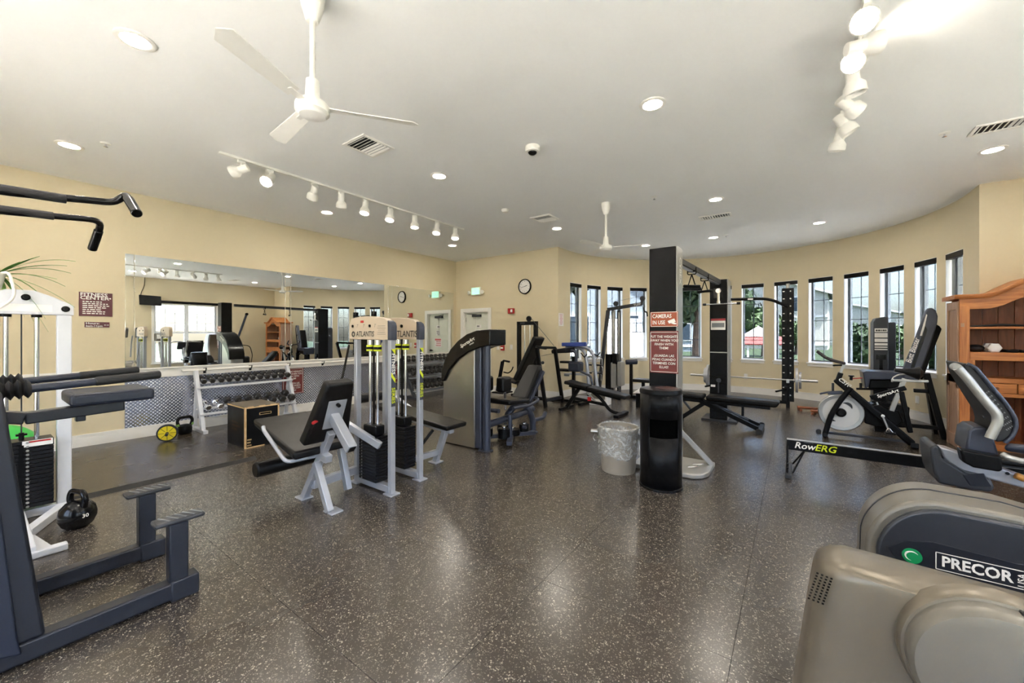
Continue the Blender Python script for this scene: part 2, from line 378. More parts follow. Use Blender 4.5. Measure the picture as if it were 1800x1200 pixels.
struct('added_eave', MB().prism([bp_(-90+6*i, BR+BT+.85, 3.30) for i in range(31)]+[bp_(90-6*i, BR+.05, 3.30) for i in range(31)], (0,0,.12)).mm((XR, -3, 3.30), (XR+1.1, 7.6, 3.42)).mm((XL-.9, YR-1.3, 3.46), (XR+1.1, YR, 3.58)), M['trim'], label='added roof eave keeping sun out of the windows')  # unseen eave added to keep direct sun out of the windows
# baseboards
def bboard(name, pts, label):
    mb = MB()
    for h0, h1, t in ((0, .105, .020), (.105, .125, .014), (.125, .15, .018)):
        for (a, b), (c, d) in zip(zip(pts, pts[1:]), zip(nrm(pts), nrm(pts)[1:])):
            mb.hexa([a+V((0,0,h0)), b+V((0,0,h0)), b+d*t+V((0,0,h0)), a+c*t+V((0,0,h0)), a+V((0,0,h1)), b+V((0,0,h1)), b+d*t+V((0,0,h1)), a+c*t+V((0,0,h1))])
    struct(name, mb, M['trim'], label=label)
def nrm(pts):
    out = []
    for i in range(len(pts)):
        t = (pts[min(i+1, len(pts)-1)]-pts[max(i-1, 0)]).normalized(); out.append(V((t.y, -t.x, 0)))
    return out
bboard('baseboard_left', [V((XL, YR, 0)), V((XL, YB, 0))], 'white stepped baseboard under the tread plate')
bboard('baseboard_back', [V((DX1+.1, YB, 0)), V((BC.x-BR, YB, 0))], 'white baseboard right of the door')
bboard('baseboard_bay', [p.copy() for p in bay], 'white baseboard curving under the bay windows')
bboard('baseboard_corner', [V((BC.x+BR, YB, 0)), V((XR, YB, 0))], 'white baseboard behind the wooden cabinet')
bboard('baseboard_right', [V((XR, YB, 0)), V((XR, YR, 0))], 'white baseboard on the window wall')
# chair rail under the mirror, tread plate
struct('trim_1', MB().mm((XL, YR, .875), (XL+.022, 1.22, .935)).mm((XL, 1.22, .80), (XL+.024, 7.40, .935)).mm((XL, 1.22, .918), (XL+.05, 7.40, .935)), M['trim'], bevel=.003, label='white ledge board under the mirrors')
struct('trim_2', MB().mm((XL, 1.22, .15), (XL+.004, 7.40, .80)), M['tread'], label='diamond tread plate under the ledge')
# bay windows
for n, c in enumerate(WANG):
    ex = V((math.cos(R(c)), -math.sin(R(c)), 0)); en = V((math.sin(R(c)), math.cos(R(c)), 0)); ez = V((0,0,1))
    rr = BR*math.cos(R(WHALF)); hw = BR*math.sin(R(WHALF)); o = BC+en*rr; Mx = Matrix((ex, en, ez)).transposed()
    def B(mb, x0, x1, d0, d1, z0, z1): return mb.box(o+ex*(x0+x1)/2+en*(d0+d1)/2+ez*(z0+z1)/2, (abs(x1-x0), abs(d1-d0), abs(z1-z0)), m=Mx)
    win = bpy.data.objects.new('window_%d' % (n+1), None); col.objects.link(win); win['kind'] = 'structure'
    win['label'] = 'tall narrow grid window in the bay wall'; win.empty_display_size = .1
    k = .008; ow = hw+.005
    mb = MB(); B(mb, -ow, -hw+k, .002, .17, WZ0, WZ1); B(mb, hw-k, ow, .002, .17, WZ0, WZ1); B(mb, -hw, hw, .002, .17, WZ1-k, WZ1+.003)
    struct('reveal_liner', mb, M['vinyl'], win)
    mb = MB(); f = .032; i0 = hw-k
    B(mb, -i0, -i0+f, .11, .165, WZ0, WZ1-k); B(mb, i0-f, i0, .11, .165, WZ0, WZ1-k); B(mb, -i0+f, i0-f, .11, .165, WZ1-k-f, WZ1-k); B(mb, -i0+f, i0-f, .11, .165, WZ0, WZ0+f)
    struct('window_frame', mb, M['vinyl'], win, bevel=.003)
    iw = i0-f; z0, z1 = WZ0+f, WZ1-k-f
    struct('pane', B(MB(), -iw, iw, .135, .139, z0, z1), M['glass'], win)
    struct('muntin', B(MB(), -.007, .007, .126, .134, z0, z1), M['vinyl'], win)
    for q in range(1, 4): struct('muntin', B(MB(), -iw, iw, .127, .133, z0+(z1-z0)*q/4-.006, z0+(z1-z0)*q/4+.006), M['vinyl'], win)
    mb = MB(); B(mb, -hw-.025, hw+.025, -.03, .12, WZ0-.025, WZ0+.004); B(mb, -hw-.01, hw+.01, -.012, .03, WZ0-.08, WZ0-.025)
    struct('window_sill', mb, M['trim'], win, bevel=.004)
    mb = MB(); B(mb, -hw+.004, hw-.004, -.004, .07, WZ1-.085, WZ1-.004)
    sh = struct('roller_shade', mb, M['black'], win, bevel=.006)
    hz = {2: 1.80, 3: 1.46}.get(n, WZ0+.05)
    struct('screen_cloth', B(MB(), -hw+.03, hw-.03, .055, .0565, hz, WZ1-.06), M['screen'], win)
    struct('shade_hem_bar', B(MB(), -hw+.03, hw-.03, .05, .062, hz-.018, hz), M['dgrey'], win)
# wide twin sash windows: one mirrored, the other right and rear ones added unseen
def twin(no, label, o, ex, en, W, z0, z1):
    win = bpy.data.objects.new('window_%d' % no, None); col.objects.link(win); win['kind'] = 'structure'; win['label'] = label
    Mx = Matrix((ex, en, V((0,0,1)))).transposed()
    def B(mb, a0, a1, d0, d1, c0, c1): return mb.box(o+ex*((a0+a1)/2)+en*((d0+d1)/2)+V((0,0,(c0+c1)/2)), (abs(a1-a0), abs(d1-d0), abs(c1-c0)), m=Mx)
    m_ = W/2; zm = z0+(z1-z0)*.51; mb = MB()
    for a, b in ((0, .05), (m_-.06, m_+.06), (W-.05, W)): B(mb, a, b, .05, .12, z0, z1)
    for a, b in ((.05, m_-.06), (m_+.06, W-.05)):
        for c, d in ((z0, z0+.05), (zm-.035, zm+.035), (z1-.05, z1)): B(mb, a, b, .05, .12, c, d)
    struct('window_frame', mb, M['vinyl'], win, bevel=.003)
    for a, b in ((.05, m_-.06), (m_+.06, W-.05)):
        struct('pane', B(MB(), a, b, .085, .089, z0+.05, zm-.035), M['glass'], win); struct('pane', B(MB(), a, b, .085, .089, zm+.035, z1-.05), M['glass'], win)
        for q in (1, 2):
            xx = a+(b-a)*q/3; struct('muntin', B(MB(), xx-.009, xx+.009, .076, .084, zm+.035, z1-.05), M['vinyl'], win)
            zz = zm+(z1-zm)*q/3; struct('muntin', B(MB(), a, b, .077, .083, zz-.009, zz+.009), M['vinyl'], win)
    mb = B(MB(), -.07, 0, -.015, .05, z0, z1); B(mb, W, W+.07, -.015, .05, z0, z1); struct('window_casing', mb, M['trim'], win, bevel=.003)
    struct('window_sill', B(MB(), -.09, W+.09, -.03, .05, z0-.04, z0), M['trim'], win, bevel=.003)
    struct('roller_shade', B(MB(), -.08, W+.08, -.06, 0, z1, z1+.09), M['black'], win, bevel=.01)
for i, (a, b, c, d) in enumerate(RWS): twin(15+i, ['added unseen twin sash window at the back of the right wall', 'added unseen twin sash window in the middle of the right wall', 'wide twin sash window beside the wall television'][i], V((XR, a, 0)), V((0,1,0)), V((1,0,0)), b-a, c, d)
for i, (a, b, c, d) in enumerate(RRS): twin(18+i, 'added unseen twin sash window in the wall behind the camera', V((a, YR, 0)), V((1,0,0)), V((0,-1,0)), b-a, c, d)
# door in the end wall
dr = bpy.data.objects.new('door_1', None); col.objects.link(dr); dr['kind'] = 'structure'; dr['label'] = 'white panel door under the green exit sign'
struct('door_leaf', MB().mm((DX0+.02, YB+.07, .01), (DX1-.02, YB+.11, DZ-.02)), M['door'], dr, bevel=.004)
for zz in ((.18, .82), (.95, 1.25), (1.37, 1.83)):
    for xx in ((DX0+.11, DX0+.37), (DX0+.45, DX0+.71)):
        struct('panel', MB().mm((xx[0], YB+.062, zz[0]), (xx[1], YB+.075, zz[1])), M['door'], dr, bevel=.006)
mb = MB().mm((DX0, YB, 0), (DX0+.02, YB+.12, DZ)).mm((DX1-.02, YB, 0), (DX1, YB+.12, DZ)).mm((DX0, YB, DZ-.02), (DX1, YB+.12, DZ))
struct('door_jamb', mb, M['trim'], dr, bevel=.002)
mb = MB().mm((DX0-.09, YB-.02, 0), (DX0+.005, YB, DZ+.085)).mm((DX1-.005, YB-.02, 0), (DX1+.09, YB, DZ+.085)).mm((DX0+.005, YB-.02, DZ-.005), (DX1-.005, YB, DZ+.085))
struct('door_casing', mb, M['trim'], dr, bevel=.005)
mb = MB().mm((DX0+.28, YB+.0, DZ-.13), (DX0+.55, YB+.07, DZ-.07)).bar((DX0+.42, YB+.03, DZ-.07), (DX0+.16, YB-.05, DZ-.05), .03, .015)
struct('door_closer', mb, M['dgrey'], dr, bevel=.01)
struct('door_handle', MB().cyl((DX1-.09, YB+.07, .95), (DX1-.09, YB+.02, .95), .028).bar((DX1-.09, YB+.02, .95), (DX1-.2, YB+.02, .95), .02, .022), M['black'], dr, bevel=.003)
for z in (.25, 1.0, 1.72): struct('hinge', MB().mm((DX0+.012, YB+.055, z), (DX0+.04, YB+.075, z+.1)), M['steel'], dr)
def strokes(mb, at, ex, ez, n, W, H, seed, left=False):   # rows of small unreadable print
    rnd = random.Random(seed)
    for i in range(n):
        x = -.42; z = .5-(i+.75)/(n+.5); end = .42 if left is None else rnd.uniform(.1, .44)
        while x < end:
            l = min(rnd.uniform(.05, .16), end-x); a = at(x, z); mb.quad(a-ez*H*.22/n, a+ex*l*W-ez*H*.22/n, a+ex*l*W+ez*H*.22/n, a+ez*H*.22/n); x += l+.035
    return mb
def notice(label, x, z, w_, h_, n, ink='dink', band=None, y=YB+.06):
    t = T('notice', label, 'notice', (x, y, z)); t.p('sheet', MB().box((x, y-.0015, z), (w_, .003, h_)), M['paper'], 0)
    t.p('print', strokes(MB(), lambda p, q: V((x+p*w_, y-.004, z+q*h_)), V((1,0,0)), V((0,0,1)), n, w_, h_, int(z*100)), M[ink], 0)
    if band: t.p('band', MB().box((x, y-.0045, z+h_*.34), (w_*.9, .002, h_*.2)), M[band], 0)
notice('small white notice high on the door', DX0+.47, 1.60, .15, .08, 1)
notice('white notice just below the highest door notice', DX0+.47, 1.43, .14, .16, 3)
notice('pink and white notice in the middle of the door', DX0+.47, 1.17, .26, .24, 4, 'pinkpaper', 'pinkpaper')
notice('narrow red printed notice low on the door', DX0+.47, .86, .26, .09, 1, 'red')

# ================================================================== MIRRORS AND LEFT WALL
for a, b, l in ((1.313, 3.235, 'wide wall mirror nearest the maroon wall sign'), (3.33, 5.365, 'middle wide wall mirror above the dumbbell ledge'), (5.465, 7.395, 'wide wall mirror next to the door corner')):
    one('wall_mirror', l, 'mirror', MB().mm((XL, a+.002, .936), (XL+.006, b-.002, 2.47)), M['mirror'], (XL, (a+b)/2, .936), 'mirrors on the tan wall', bevel=.002)
for a, b, l in ((1.22, 1.313, 'narrow mirror strip at the end by the wall signs'), (3.235, 3.33, 'narrow mirror strip left of the middle mirror'), (5.365, 5.465, 'narrow mirror strip left of the door end mirror')):
    one('mirror_strip', l, 'mirror', MB().mm((XL, a+.002, .936), (XL+.007, b-.002, 2.47)), M['mirror'], (XL, (a+b)/2, .936), 'mirror strips', bevel=.003)
# hooks and white rod on the ledge
hk = [(360, 660), (440, 655), (507, 645), (567, 641), (690, 636)]
for i, (u, v) in enumerate(hk):
    y = X(u, v, XL+.03).y
    lab = ['leftmost black hook on the white ledge', 'second black hook from the left on the white ledge', 'black hook above the right leg of the dumbbell rack', 'black hook right of the maroon ledge sign', 'black hook on the ledge behind the weight towers'][i]
    t = T('ledge_hook', lab, 'hook', (XL+.024, y, .83), 'hooks on the ledge')
    t.p('backplate', MB().mm((XL+.024, y-.018, .815), (XL+.03, y+.018, .895)), M['black'], .002)
    t.p('prong', MB().tube([(XL+.028, y, .845), (XL+.075, y, .845), (XL+.095, y, .90)], .007, 8, .02), M['black'], 0)
one('dowel_rod', 'long white wooden rod resting on the ledge hooks', 'rod', MB().cyl((XL+.066, 1.80, .872), (XL+.066, 5.6, .872), .017, n=14), M['white'], (XL+.066, 3.4, .872), bevel=.002)
# wall signs
def wsign(name, label, u0, v0, u1, v1, fill, mk):
    a = X(u0, v0, XL+.004); b = X(u1, v1, XL+.004); cy = (a.y+b.y)/2; cz = (a.z+b.z)/2; W = b.y-a.y; H = a.z-b.z
    t = T(name, label, 'sign', (XL, cy, cz))
    t.p('board', MB().box((XL+.005, cy, cz), (.01, W, H)), M[fill], .002)
    ex, ey = (0,1,0), (0,0,1); mk(t, cy, cz, W, H, lambda y, z: V((XL+.0115, cy+y*W, cz+z*H)), ex, ey)
def dumb(mb, c, s): # little white dumbbell picture
    for d in (-1, 1):
        mb.add([c+V((0, d*s*.5, -s*.28)), c+V((0, d*s*.85, -s*.12)), c+V((0, d*s*.7, s*.3)), c+V((0, d*s*.36, s*.14))], [(0,1,2,3)])
    mb.add([c+V((0,-s*.45,-.06*s)), c+V((0,s*.45,-.06*s)), c+V((0,s*.45,.08*s)), c+V((0,-s*.45,.08*s))], [(0,1,2,3)])
def s1(t, cy, cz, W, H, at, ex, ey):
    mb = MB().text('FITNESS', at(-.47, .40), ex, ey, H*.20, 'LEFT', .02, sx=1.15); t.p('lettering', MB().text('CENTER', at(-.47, .26), ex, ey, H*.20, 'LEFT', .02, sx=1.15), M['ink'], 0)
    t.p('print', strokes(MB(), lambda p, q: at(p*.95+.0, q*.62-.14), V((0,1,0)), V((0,0,1)), 7, W, H*.62, 4), M['ink'], 0)
    t.p('lettering', mb, M['ink'], 0); b2 = MB(); dumb(b2, at(.36, .27), W*.12); t.p('dumbbell_picture', b2, M['ink'], 0)
wsign('wall_sign', 'plum fitness center rules sign on the tan wall', 138.5, 512.5, 197.5, 556.5, 'plum', s1)
def s2(t, cy, cz, W, H, at, ex, ey):
    t.p('lettering', MB().text('Hours:', at(-.46, .24), ex, ey, H*.5, 'LEFT', .015, sx=1.3), M['ink'], 0); t.p('lettering', MB().text('6am-11pm', at(-.46, -.25), ex, ey, H*.5, 'LEFT', .015, sx=1.02), M['ink'], 0)
    b2 = MB(); dumb(b2, at(.37, -.05), W*.11); t.p('dumbbell_picture', b2, M['ink'], 0)
wsign('wall_sign', 'small plum opening hours sign under the rules sign', 148.5, 565.5, 192.5, 575.5, 'plum', s2)
WTXT = ['PUT THE WEIGHTS', 'AWAY WHEN YOU', 'FINISH WITH', 'THEM!', '', '\u00a1GUARDA LAS', 'PESAS CUANDO', 'TERMINES CON', 'ELLAS!']
def s3(t, cy, cz, W, H, at, ex, ey):
    mb = MB()
    for i, s in enumerate(WTXT):
        if s: mb.text(s, at(0, .36-i*.09), ex, ey, H*.095, 'CENTER', .009, sx=.80)
    t.p('lettering', mb, M['ink'], 0)
    mb = MB()
    for a, b in (((-.45,.465),(.45,.465)), ((-.45,-.465),(.45,-.465)), ((-.45,-.465),(-.45,.465)), ((.45,-.465),(.45,.465))): mb.bar(at(*a), at(*b), .004, .006, up=(1,0,0))
    t.p('border', mb, M['ink'], 0)
wsign('wall_sign', 'maroon weights reminder sign on the tread plate', 496, 648, 533.5, 690, 'maroon', s3)
wsign('wall_sign', 'maroon weights reminder sign behind the second weight tower', 680, 641, 700, 672, 'maroon', s3)
# things on the end wall
p = Y(923, 503.5, YB); t = T('wall_clock', 'round black rimmed wall clock on the end wall', 'clock', p)
t.p('rim', MB().lathe([(.150, 0), (.172, 0), (.176, .012), (.17, .035), (.156, .04), (.150, .02)], p, (0,-1,0), 40, cap=False), M['black'], 0)
t.p('face', MB().lathe([(.155, .004), (.155, .018)], p, (0,-1,0), 40), M['paper'], 0)
mb = MB(); q = p+V((0,-.020,0))
for i in range(12):
    a = 2*PI*i/12; mb.text(str(i or 12), q+V((math.sin(a)*.12, 0, math.cos(a)*.12)), (1,0,0), (0,0,1), .036, bold=.005)
t.p('numerals', mb, M['dink'], 0)
q = p+V((0,-.023,0)); t.p('hour_hand', MB().bar(q, q+V((.075,0,.022)), .002, .009), M['black'], 0); t.p('minute_hand', MB().bar(q+V((0,-.002,0)), q+V((-.11,-.002,-.025)), .002, .006), M['black'], 0)
p = Y(838.5, 512, YB); t = T('exit_sign', 'green lit exit sign with emergency lamp heads', 'exit sign', p)
t.p('housing', MB().box(p+V((0,-.03,0)), (.30, .06, .20)), M['white'], .01)
t.p('lens', MB().box(p+V((-.0,-.0625,.0)), (.24, .006, .15)), M['exitglow'], 0)
t.p('lettering', MB().text('EXIT', p+V((0,-.067,0)), (1,0,0), (0,0,1), .13, bold=.02, sx=.85), M['ink'], 0)
for s in (-1, 1): t.p('lamp_head', MB().lathe([(.02, 0), (.045, .02), (.05, .06), (.045, .065)], p+V((s*.20,-.02,-.02)), (s*.4,-1,-.2), 16), M['white'], 0)
p = Y(899.5, 546.5, YB); t = T('fire_alarm_strobe', 'red fire alarm strobe on the end wall', 'fire alarm', p)
t.p('housing', MB().box(p+V((0,-.025,0)), (.17, .05, .125)), M['red'], .008); t.p('strobe_lens', MB().box(p+V((.035,-.06,0)), (.05, .03, .07)), M['paper'], .008)
p = Y(884.5, 610.5, YB); t = T('fire_pull_station', 'red fire pull station between two wall switches', 'fire alarm', p)
t.p('housing', MB().box(p+V((0,-.025,0)), (.09, .05, .145)), M['red'], .006); t.p('pull_bar', MB().box(p+V((0,-.055,-.01)), (.07, .015, .03)), M['ink'], .003)
for u, l in ((875.5, 'white switch plate left of the red pull station'), (899, 'white switch plate right of the red pull station')):
    p = Y(u, 610, YB); t = T('wall_switch', l, 'switch', p, 'wall switches'); t.p('plate', MB().box(p+V((0,-.004,0)), (.075, .008, .12)), M['white'], .003); t.p('toggle', MB().box(p+V((0,-.01,0)), (.018, .014, .035)), M['white'], .002)
p = V((BC.x-BR, 7.62, 1.72)); t = T('notice', 'pale pink printed notice on the wall beside the first bay window', 'notice', p)
t.p('sheet', MB().box(p+V((.003,0,0)), (.004, .22, .28)), M['paper'], 0)
mb = MB()
for i in range(9): mb.box(p+V((.006, 0, .11-i*.027)), (.001, .15-.03*(i%3), .008))
t.p('lettering', mb, M['pinkpaper'], 0)
for u, v, l in ((1311, 661, 'white outlet plate under the bay window behind the barbell'), (1613, 702, 'white outlet plate low on the bay wall behind the leg machine'), (941, 632, 'white outlet plate behind the black cable machine')):
    r = ray(u, v); 
    if u < 980: p = Y(u, v, YB); n = V((0,-1,0))
    else:
        a = r.x**2+r.y**2; b_ = -(r.x*BC.x+r.y*BC.y); c_ = BC.x**2+BC.y**2-BR**2; k = (-b_+math.sqrt(b_*b_-a*c_))/a; p = O+r*k; n = (BC-p); n.z = 0; n.normalize()
    ex = V((-n.y, n.x, 0)); t = T('wall_outlet', l, 'outlet', p, 'wall outlets'); Mx = Matrix((ex, n, V((0,0,1)))).transposed()
    t.p('plate', MB().box(p+n*.004, (.075, .012, .12), m=Mx), M['white'], .003); t.p('socket', MB().box(p+n*.011, (.035, .004, .07), m=Mx), M['paper'], .002)
# ================================================================== CEILING FIXTURES
def lamp(name, kind, loc, energy, parent=None, aim=None, size=.13, cone=70, color=(1,.92,.80)):
    d = bpy.data.lights.new(name, kind); d.energy = energy*LAMP; d.color = color
    if kind == 'AREA': d.shape = 'DISK'; d.size = size
    if kind == 'SPOT': d.spot_size = R(cone); d.spot_blend = .6; d.shadow_soft_size = .04
    o = bpy.data.objects.new(name, d); col.objects.link(o); o.location = loc
    if parent: o.parent = parent; o.location = V(loc)-parent.location
    if aim is not None: o.rotation_euler = V(aim).to_track_quat('-Z', 'Y').to_euler()
    return o
DL = [(238,70,'recessed downlight in the upper left of the ceiling, the largest'), (122,255,'recessed downlight above the plum wall sign'), (575,373,'recessed downlight below the middle of the left track'), (772,309,'recessed downlight between the left track and the square vent'), (795,431,'recessed downlight at the corner near the exit sign'),
      (979,401,'recessed downlight below the far square vent'), (1147,183,'recessed downlight in the middle of the ceiling'), (1258,350,'recessed downlight above the long slot vent'), (1254,417,'recessed downlight over the cable tower beam'), (1135,431,'recessed downlight beside the far fan blade'), (1440,391,'recessed downlight over the right bay windows'), (1745,263,'recessed downlight at the right above the wooden cabinet')]
def downlight(p, lab, e=15):
    t = T('downlight', lab, 'ceiling light', p, 'recessed downlights')
    t.p('trim_ring', MB().lathe([(.075, .0), (.105, 0), (.105, -.006), (.09, -.012), (.075, -.008)], p, n=28, cap=False), M['white'], 0)
    t.p('lens', MB().lathe([(.001, -.003), (.078, -.003), (.078, -.006), (.001, -.007)], p, n=28), M['lampglow'], 0)
    lamp('lamp', 'AREA', p+V((0,0,-.010)), e, t.r)
for u, v, l in DL: downlight(Z(u, v, ZC), l)
for i, (x, y) in enumerate([(-5.3,-1.8), (-2.3,-1.8), (.9,-1.8), (-2.2,-.4), (1.4,.3), (1.7,2.9)]):  # downlights outside the view, added to even out the lighting
    downlight(V((x, y, ZC)), ['added downlight in the rear left corner behind the camera', 'added downlight in the rear middle behind the camera', 'added downlight in the rear right behind the camera', 'added downlight over the dip machine', 'added downlight right behind the camera', 'added downlight over the ellipticals'][i])
def track_head(t, base, d, lit, e, long=1.0):
    d = V(d).normalized(); c = base+V((0,0,-.10))
    t.p('stem', MB().box(base+V((0,0,-.022)), (.035,.075,.03)).cyl(base+V((0,0,-.03)), c, .010, n=8), M['white'], .002)
    h = t.p('lamp_head', MB().lathe([(.001,-.075), (.036,-.075), (.040,-.07), (.040,.02), (.064,.05), (.066,.105), (.060,.108), (.055,.06), (.001,.06)], c, d, 22), M['white'], 0)
    if lit:
        t.p('bulb', MB().lathe([(.001,.098), (.03,.095), (.055,.082), (.055,.06), (.001,.06)], c, d, 20), M['lampglow'], 0, parent=h)
        lamp('lamp', 'SPOT', c+d*.115, e, t.r, aim=d, cone=80)
    else: t.p('bulb', MB().lathe([(.001,.09), (.03,.088), (.055,.08), (.055,.06), (.001,.06)], c, d, 20), M['paper'], 0, parent=h)
x = -4.84; ya = X(385,262,x).y; yb = X(815,404,x).y
t = T('track_light', 'white ceiling track with nine spot heads along the mirror wall', 'track light', (x, ya, ZC))
t.p('rail', MB().mm((x-.018, ya, ZC-.022), (x+.018, yb, ZC)), M['white'], .002)
t.p('power_feed', MB().mm((x-.024, X(480,290,x).y, ZC-.03), (x+.024, X(505,297,x).y, ZC)), M['white'], .002)
for u, d, lit in ((424,(-.8,-.75,-.45),0), (474,(.5,-.6,-.75),1), (552,(-.7,.1,-.75),0), (600,(-.35,.2,-.9),0), (642,(.1,-.2,-1),1), (686,(.15,-.25,-1),1), (729,(.1,-.1,-1),1), (768,(.15,-.3,-1),1), (800,(.2,-.2,-1),1)):
    v = 262+(u-385)*(404-262)/430.; track_head(t, V((x, X(u, v, x).y, ZC-.022)), d, lit, 26)
x = .33; yb = 4.72
t = T('track_light', 'white ceiling track with bright spot heads at the upper right', 'track light', (x, 1.5, ZC))
t.p('rail', MB().mm((x-.018, 1.2, ZC-.022), (x+.018, yb, ZC)), M['white'], .002)
for y, d, lit in ((4.62,(-.2,.2,-.95),0), (4.30,(.45,.1,-.75),0), (3.98,(.6,.5,-.45),0), (3.60,(.15,.1,-.95),0), (3.34,(-.3,-.75,-.6),1), (3.22,(.9,.35,.10),2), (2.95,(-.2,-.8,-.6),1), (2.3,(.7,.1,-.6),1)):
    track_head(t, V((x, y, ZC-.022)), d, lit, 10 if lit == 2 else 26)
def fan(p, lab, rot):
    t = T('ceiling_fan', lab, 'ceiling fan', p)
    t.p('canopy', MB().lathe([(.001,0), (.066,0), (.066,-.01), (.058,-.08), (.036,-.155), (.030,-.165), (.001,-.165)], p, n=26), M['white'], 0)
    t.p('downrod', MB().cyl(p+V((0,0,-.15)), p+V((0,0,-.50)), .0145, n=14), M['white'], 0)
    q = p+V((0,0,-.49))
    t.p('coupling', MB().lathe([(.001,0), (.034,0), (.036,-.06), (.038,-.10), (.046,-.115), (.048,-.125), (.001,-.125)], q, n=24), M['white'], 0)
    t.p('motor_housing', MB().lathe([(.001,-.12), (.078,-.125), (.088,-.14), (.088,-.175), (.080,-.184), (.001,-.20)], q, n=30), M['white'], 0)
    t.p('hub_cap', MB().lathe([(.001,-.19), (.076,-.183), (.066,-.196), (.001,-.212)], q, n=28), M['trim'], 0)
    for i in range(3):
        a = rot+i*2*PI/3; e = V((math.cos(a), math.sin(a), 0)); n = V((-e.y, e.x, 0)); c = q+V((0,0,-.148))
        b = t.p('blade', MB().prism([c+e*.14-n*.035+V((0,0,-.012)), c+e*.54-n*.048+V((0,0,-.014)), c+e*.575+V((0,0,0)), c+e*.54+n*.048+V((0,0,.014)), c+e*.14+n*.035+V((0,0,.012))], (0,0,.004)), M['white'], .001)
        t.p('blade_iron', MB().bar(c+e*.07, c+e*.18, .04, .006), M['white'], .001, parent=b)
fan(V((-2.17, 1.12, ZC)), 'white ceiling fan hanging nearest, upper left of centre', .95)
fan(Z(1065, 357, ZC), 'white ceiling fan hanging far away before the bay', .3)
def vent(p, w_, l_, rz, lab, n, two=True):
    t = T('ceiling_vent', lab, 'vent', p, 'ceiling vents'); Mz = Matrix.Rotation(rz, 3, 'Z'); P = lambda a, b, c: p+Mz@V((a, b, c))
    mb = MB()
    for s in (-1, 1): mb.box(P(s*(w_/2-.015), 0, -.006), (.03, l_, .012), rz).box(P(0, s*(l_/2-.015), -.006), (w_-.06, .03, .012), rz)
    t.p('frame', mb, M['white'], .002); t.p('duct', MB().box(P(0, 0, -.001), (w_-.06, l_-.06, .002), rz), M['black'], 0)
    for i in range(n):
        y = (i+.5)/n*(l_-.06)-(l_-.06)/2
        t.p('louver', MB().box(P(0, y, -.007), (w_-.064, (l_-.06)/n*.55, .003), m=Mz@Matrix.Rotation((.6 if (not two or i < n/2) else -.6), 3, 'X')), M['white'], 0)
vent(Z(648,256.5,ZC), .36, .36, 0, 'square white ceiling vent near the left track', 8)
vent(Z(958,383.5,ZC), .36, .36, 0, 'square white ceiling vent far before the end wall', 8)
vent(Z(1257,380,ZC), .24, .46, PI/2, 'slot vent in the ceiling before the bay', 11)
vent(Z(1780,216,ZC), .24, .50, PI/2+.0, 'slot vent at the right edge of the ceiling', 11)
p = Z(936, 258, ZC); t = T('dome_camera', 'white dome security camera on the ceiling', 'camera', p)
t.p('base', MB().lathe([(.001,0), (.075,0), (.078,-.03), (.066,-.05), (.05,-.056), (.001,-.056)], p, n=26), M['white'], 0); t.p('dome', MB().ball(p+V((0,0,-.055)), (.046,.046,.03)), M['blackgloss'], 0)
p = Z(888, 368.5, ZC); t = T('smoke_detector', 'small white smoke detector on the ceiling before the end wall', 'smoke detector', p); t.p('base', MB().lathe([(.001,0), (.06,0), (.06,-.015), (.001,-.015)], p, n=22), M['white'], 0); t.p('cover', MB().lathe([(.052,-.014), (.048,-.035), (.03,-.042), (.001,-.043)], p, n=22), M['white'], 0)
for u, v, l in ((186,252,'small sprinkler head near the upper left downlight'), (1150,346,'sprinkler head between the far fan and the downlight'), (1276,413,'small sprinkler head over the cable tower'), (1660,234,'sprinkler head near the upper right slot vent')):
    p = Z(u, v, ZC); t = T('sprinkler', l, 'sprinkler', p, 'ceiling sprinklers'); t.p('escutcheon', MB().lathe([(.001,0), (.042,0), (.036,-.008), (.001,-.01)], p, n=20), M['white'], 0); t.p('head', MB().cyl(p+V((0,0,-.006)), p+V((0,0,-.035)), .008, n=8).lathe([(.001,-.035), (.018,-.035), (.001,-.04)], p, n=12), M['chrome'], 0)

# ================================================================== OUTSIDE THE WINDOWS
M['lawn'] = mat('lawn', (34,50,22), .9, var=.35, scale=3, bump=.5, bscale=60)
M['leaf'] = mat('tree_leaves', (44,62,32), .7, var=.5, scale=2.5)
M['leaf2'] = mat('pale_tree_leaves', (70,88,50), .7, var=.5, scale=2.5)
M['bark'] = mat('bark', (86,72,60), .9, var=.3)
M['siding'] = mat('grey_siding', (150,156,162), .7, var=.05, scale=2)
M['siding2'] = mat('cream_siding', (198,192,180), .7, var=.05, scale=2)
M['shingle'] = mat('dark_roof_shingle', (84,82,86), .85, var=.15, scale=8)
M['redroof'] = mat('red_roof', (132,62,58), .8, var=.12, scale=8)
M['darkpane'] = mat('house_glass', (60,70,80), .12, var=.1)
M['pave'] = mat('light_concrete', (216,213,207), .85, var=.08, scale=2)
def bayout(r): return [bp_(-90+6*i, r, -.14) for i in range(31)]
struct('ground', MB().mm((-70, -60, -.4), (70, 90, -.15)), M['lawn'], label='lawn around the building')
M['paver'] = mat('grey_pavers', (150,148,144), .85, var=.1, scale=2)
struct('bounce_paving', MB().prism([V((BC.x+9.5*math.cos(R(a)), BC.y+9.5*math.sin(R(a)), -.15)) for a in range(0, 181, 10)], (0,0,.03)), M['paver'], label='added grey paving around the bay, bouncing sun inside')  # unseen ground added to bounce sunlight up through the bay
struct('bounce_slab', MB().mm((XL-3, YR-6, -.15), (XR+6, YR-.1, -.121)), M['pave'], label='added pale concrete behind the building, bouncing sun inside')  # unseen bright slab added to bounce sunlight onto the ceiling
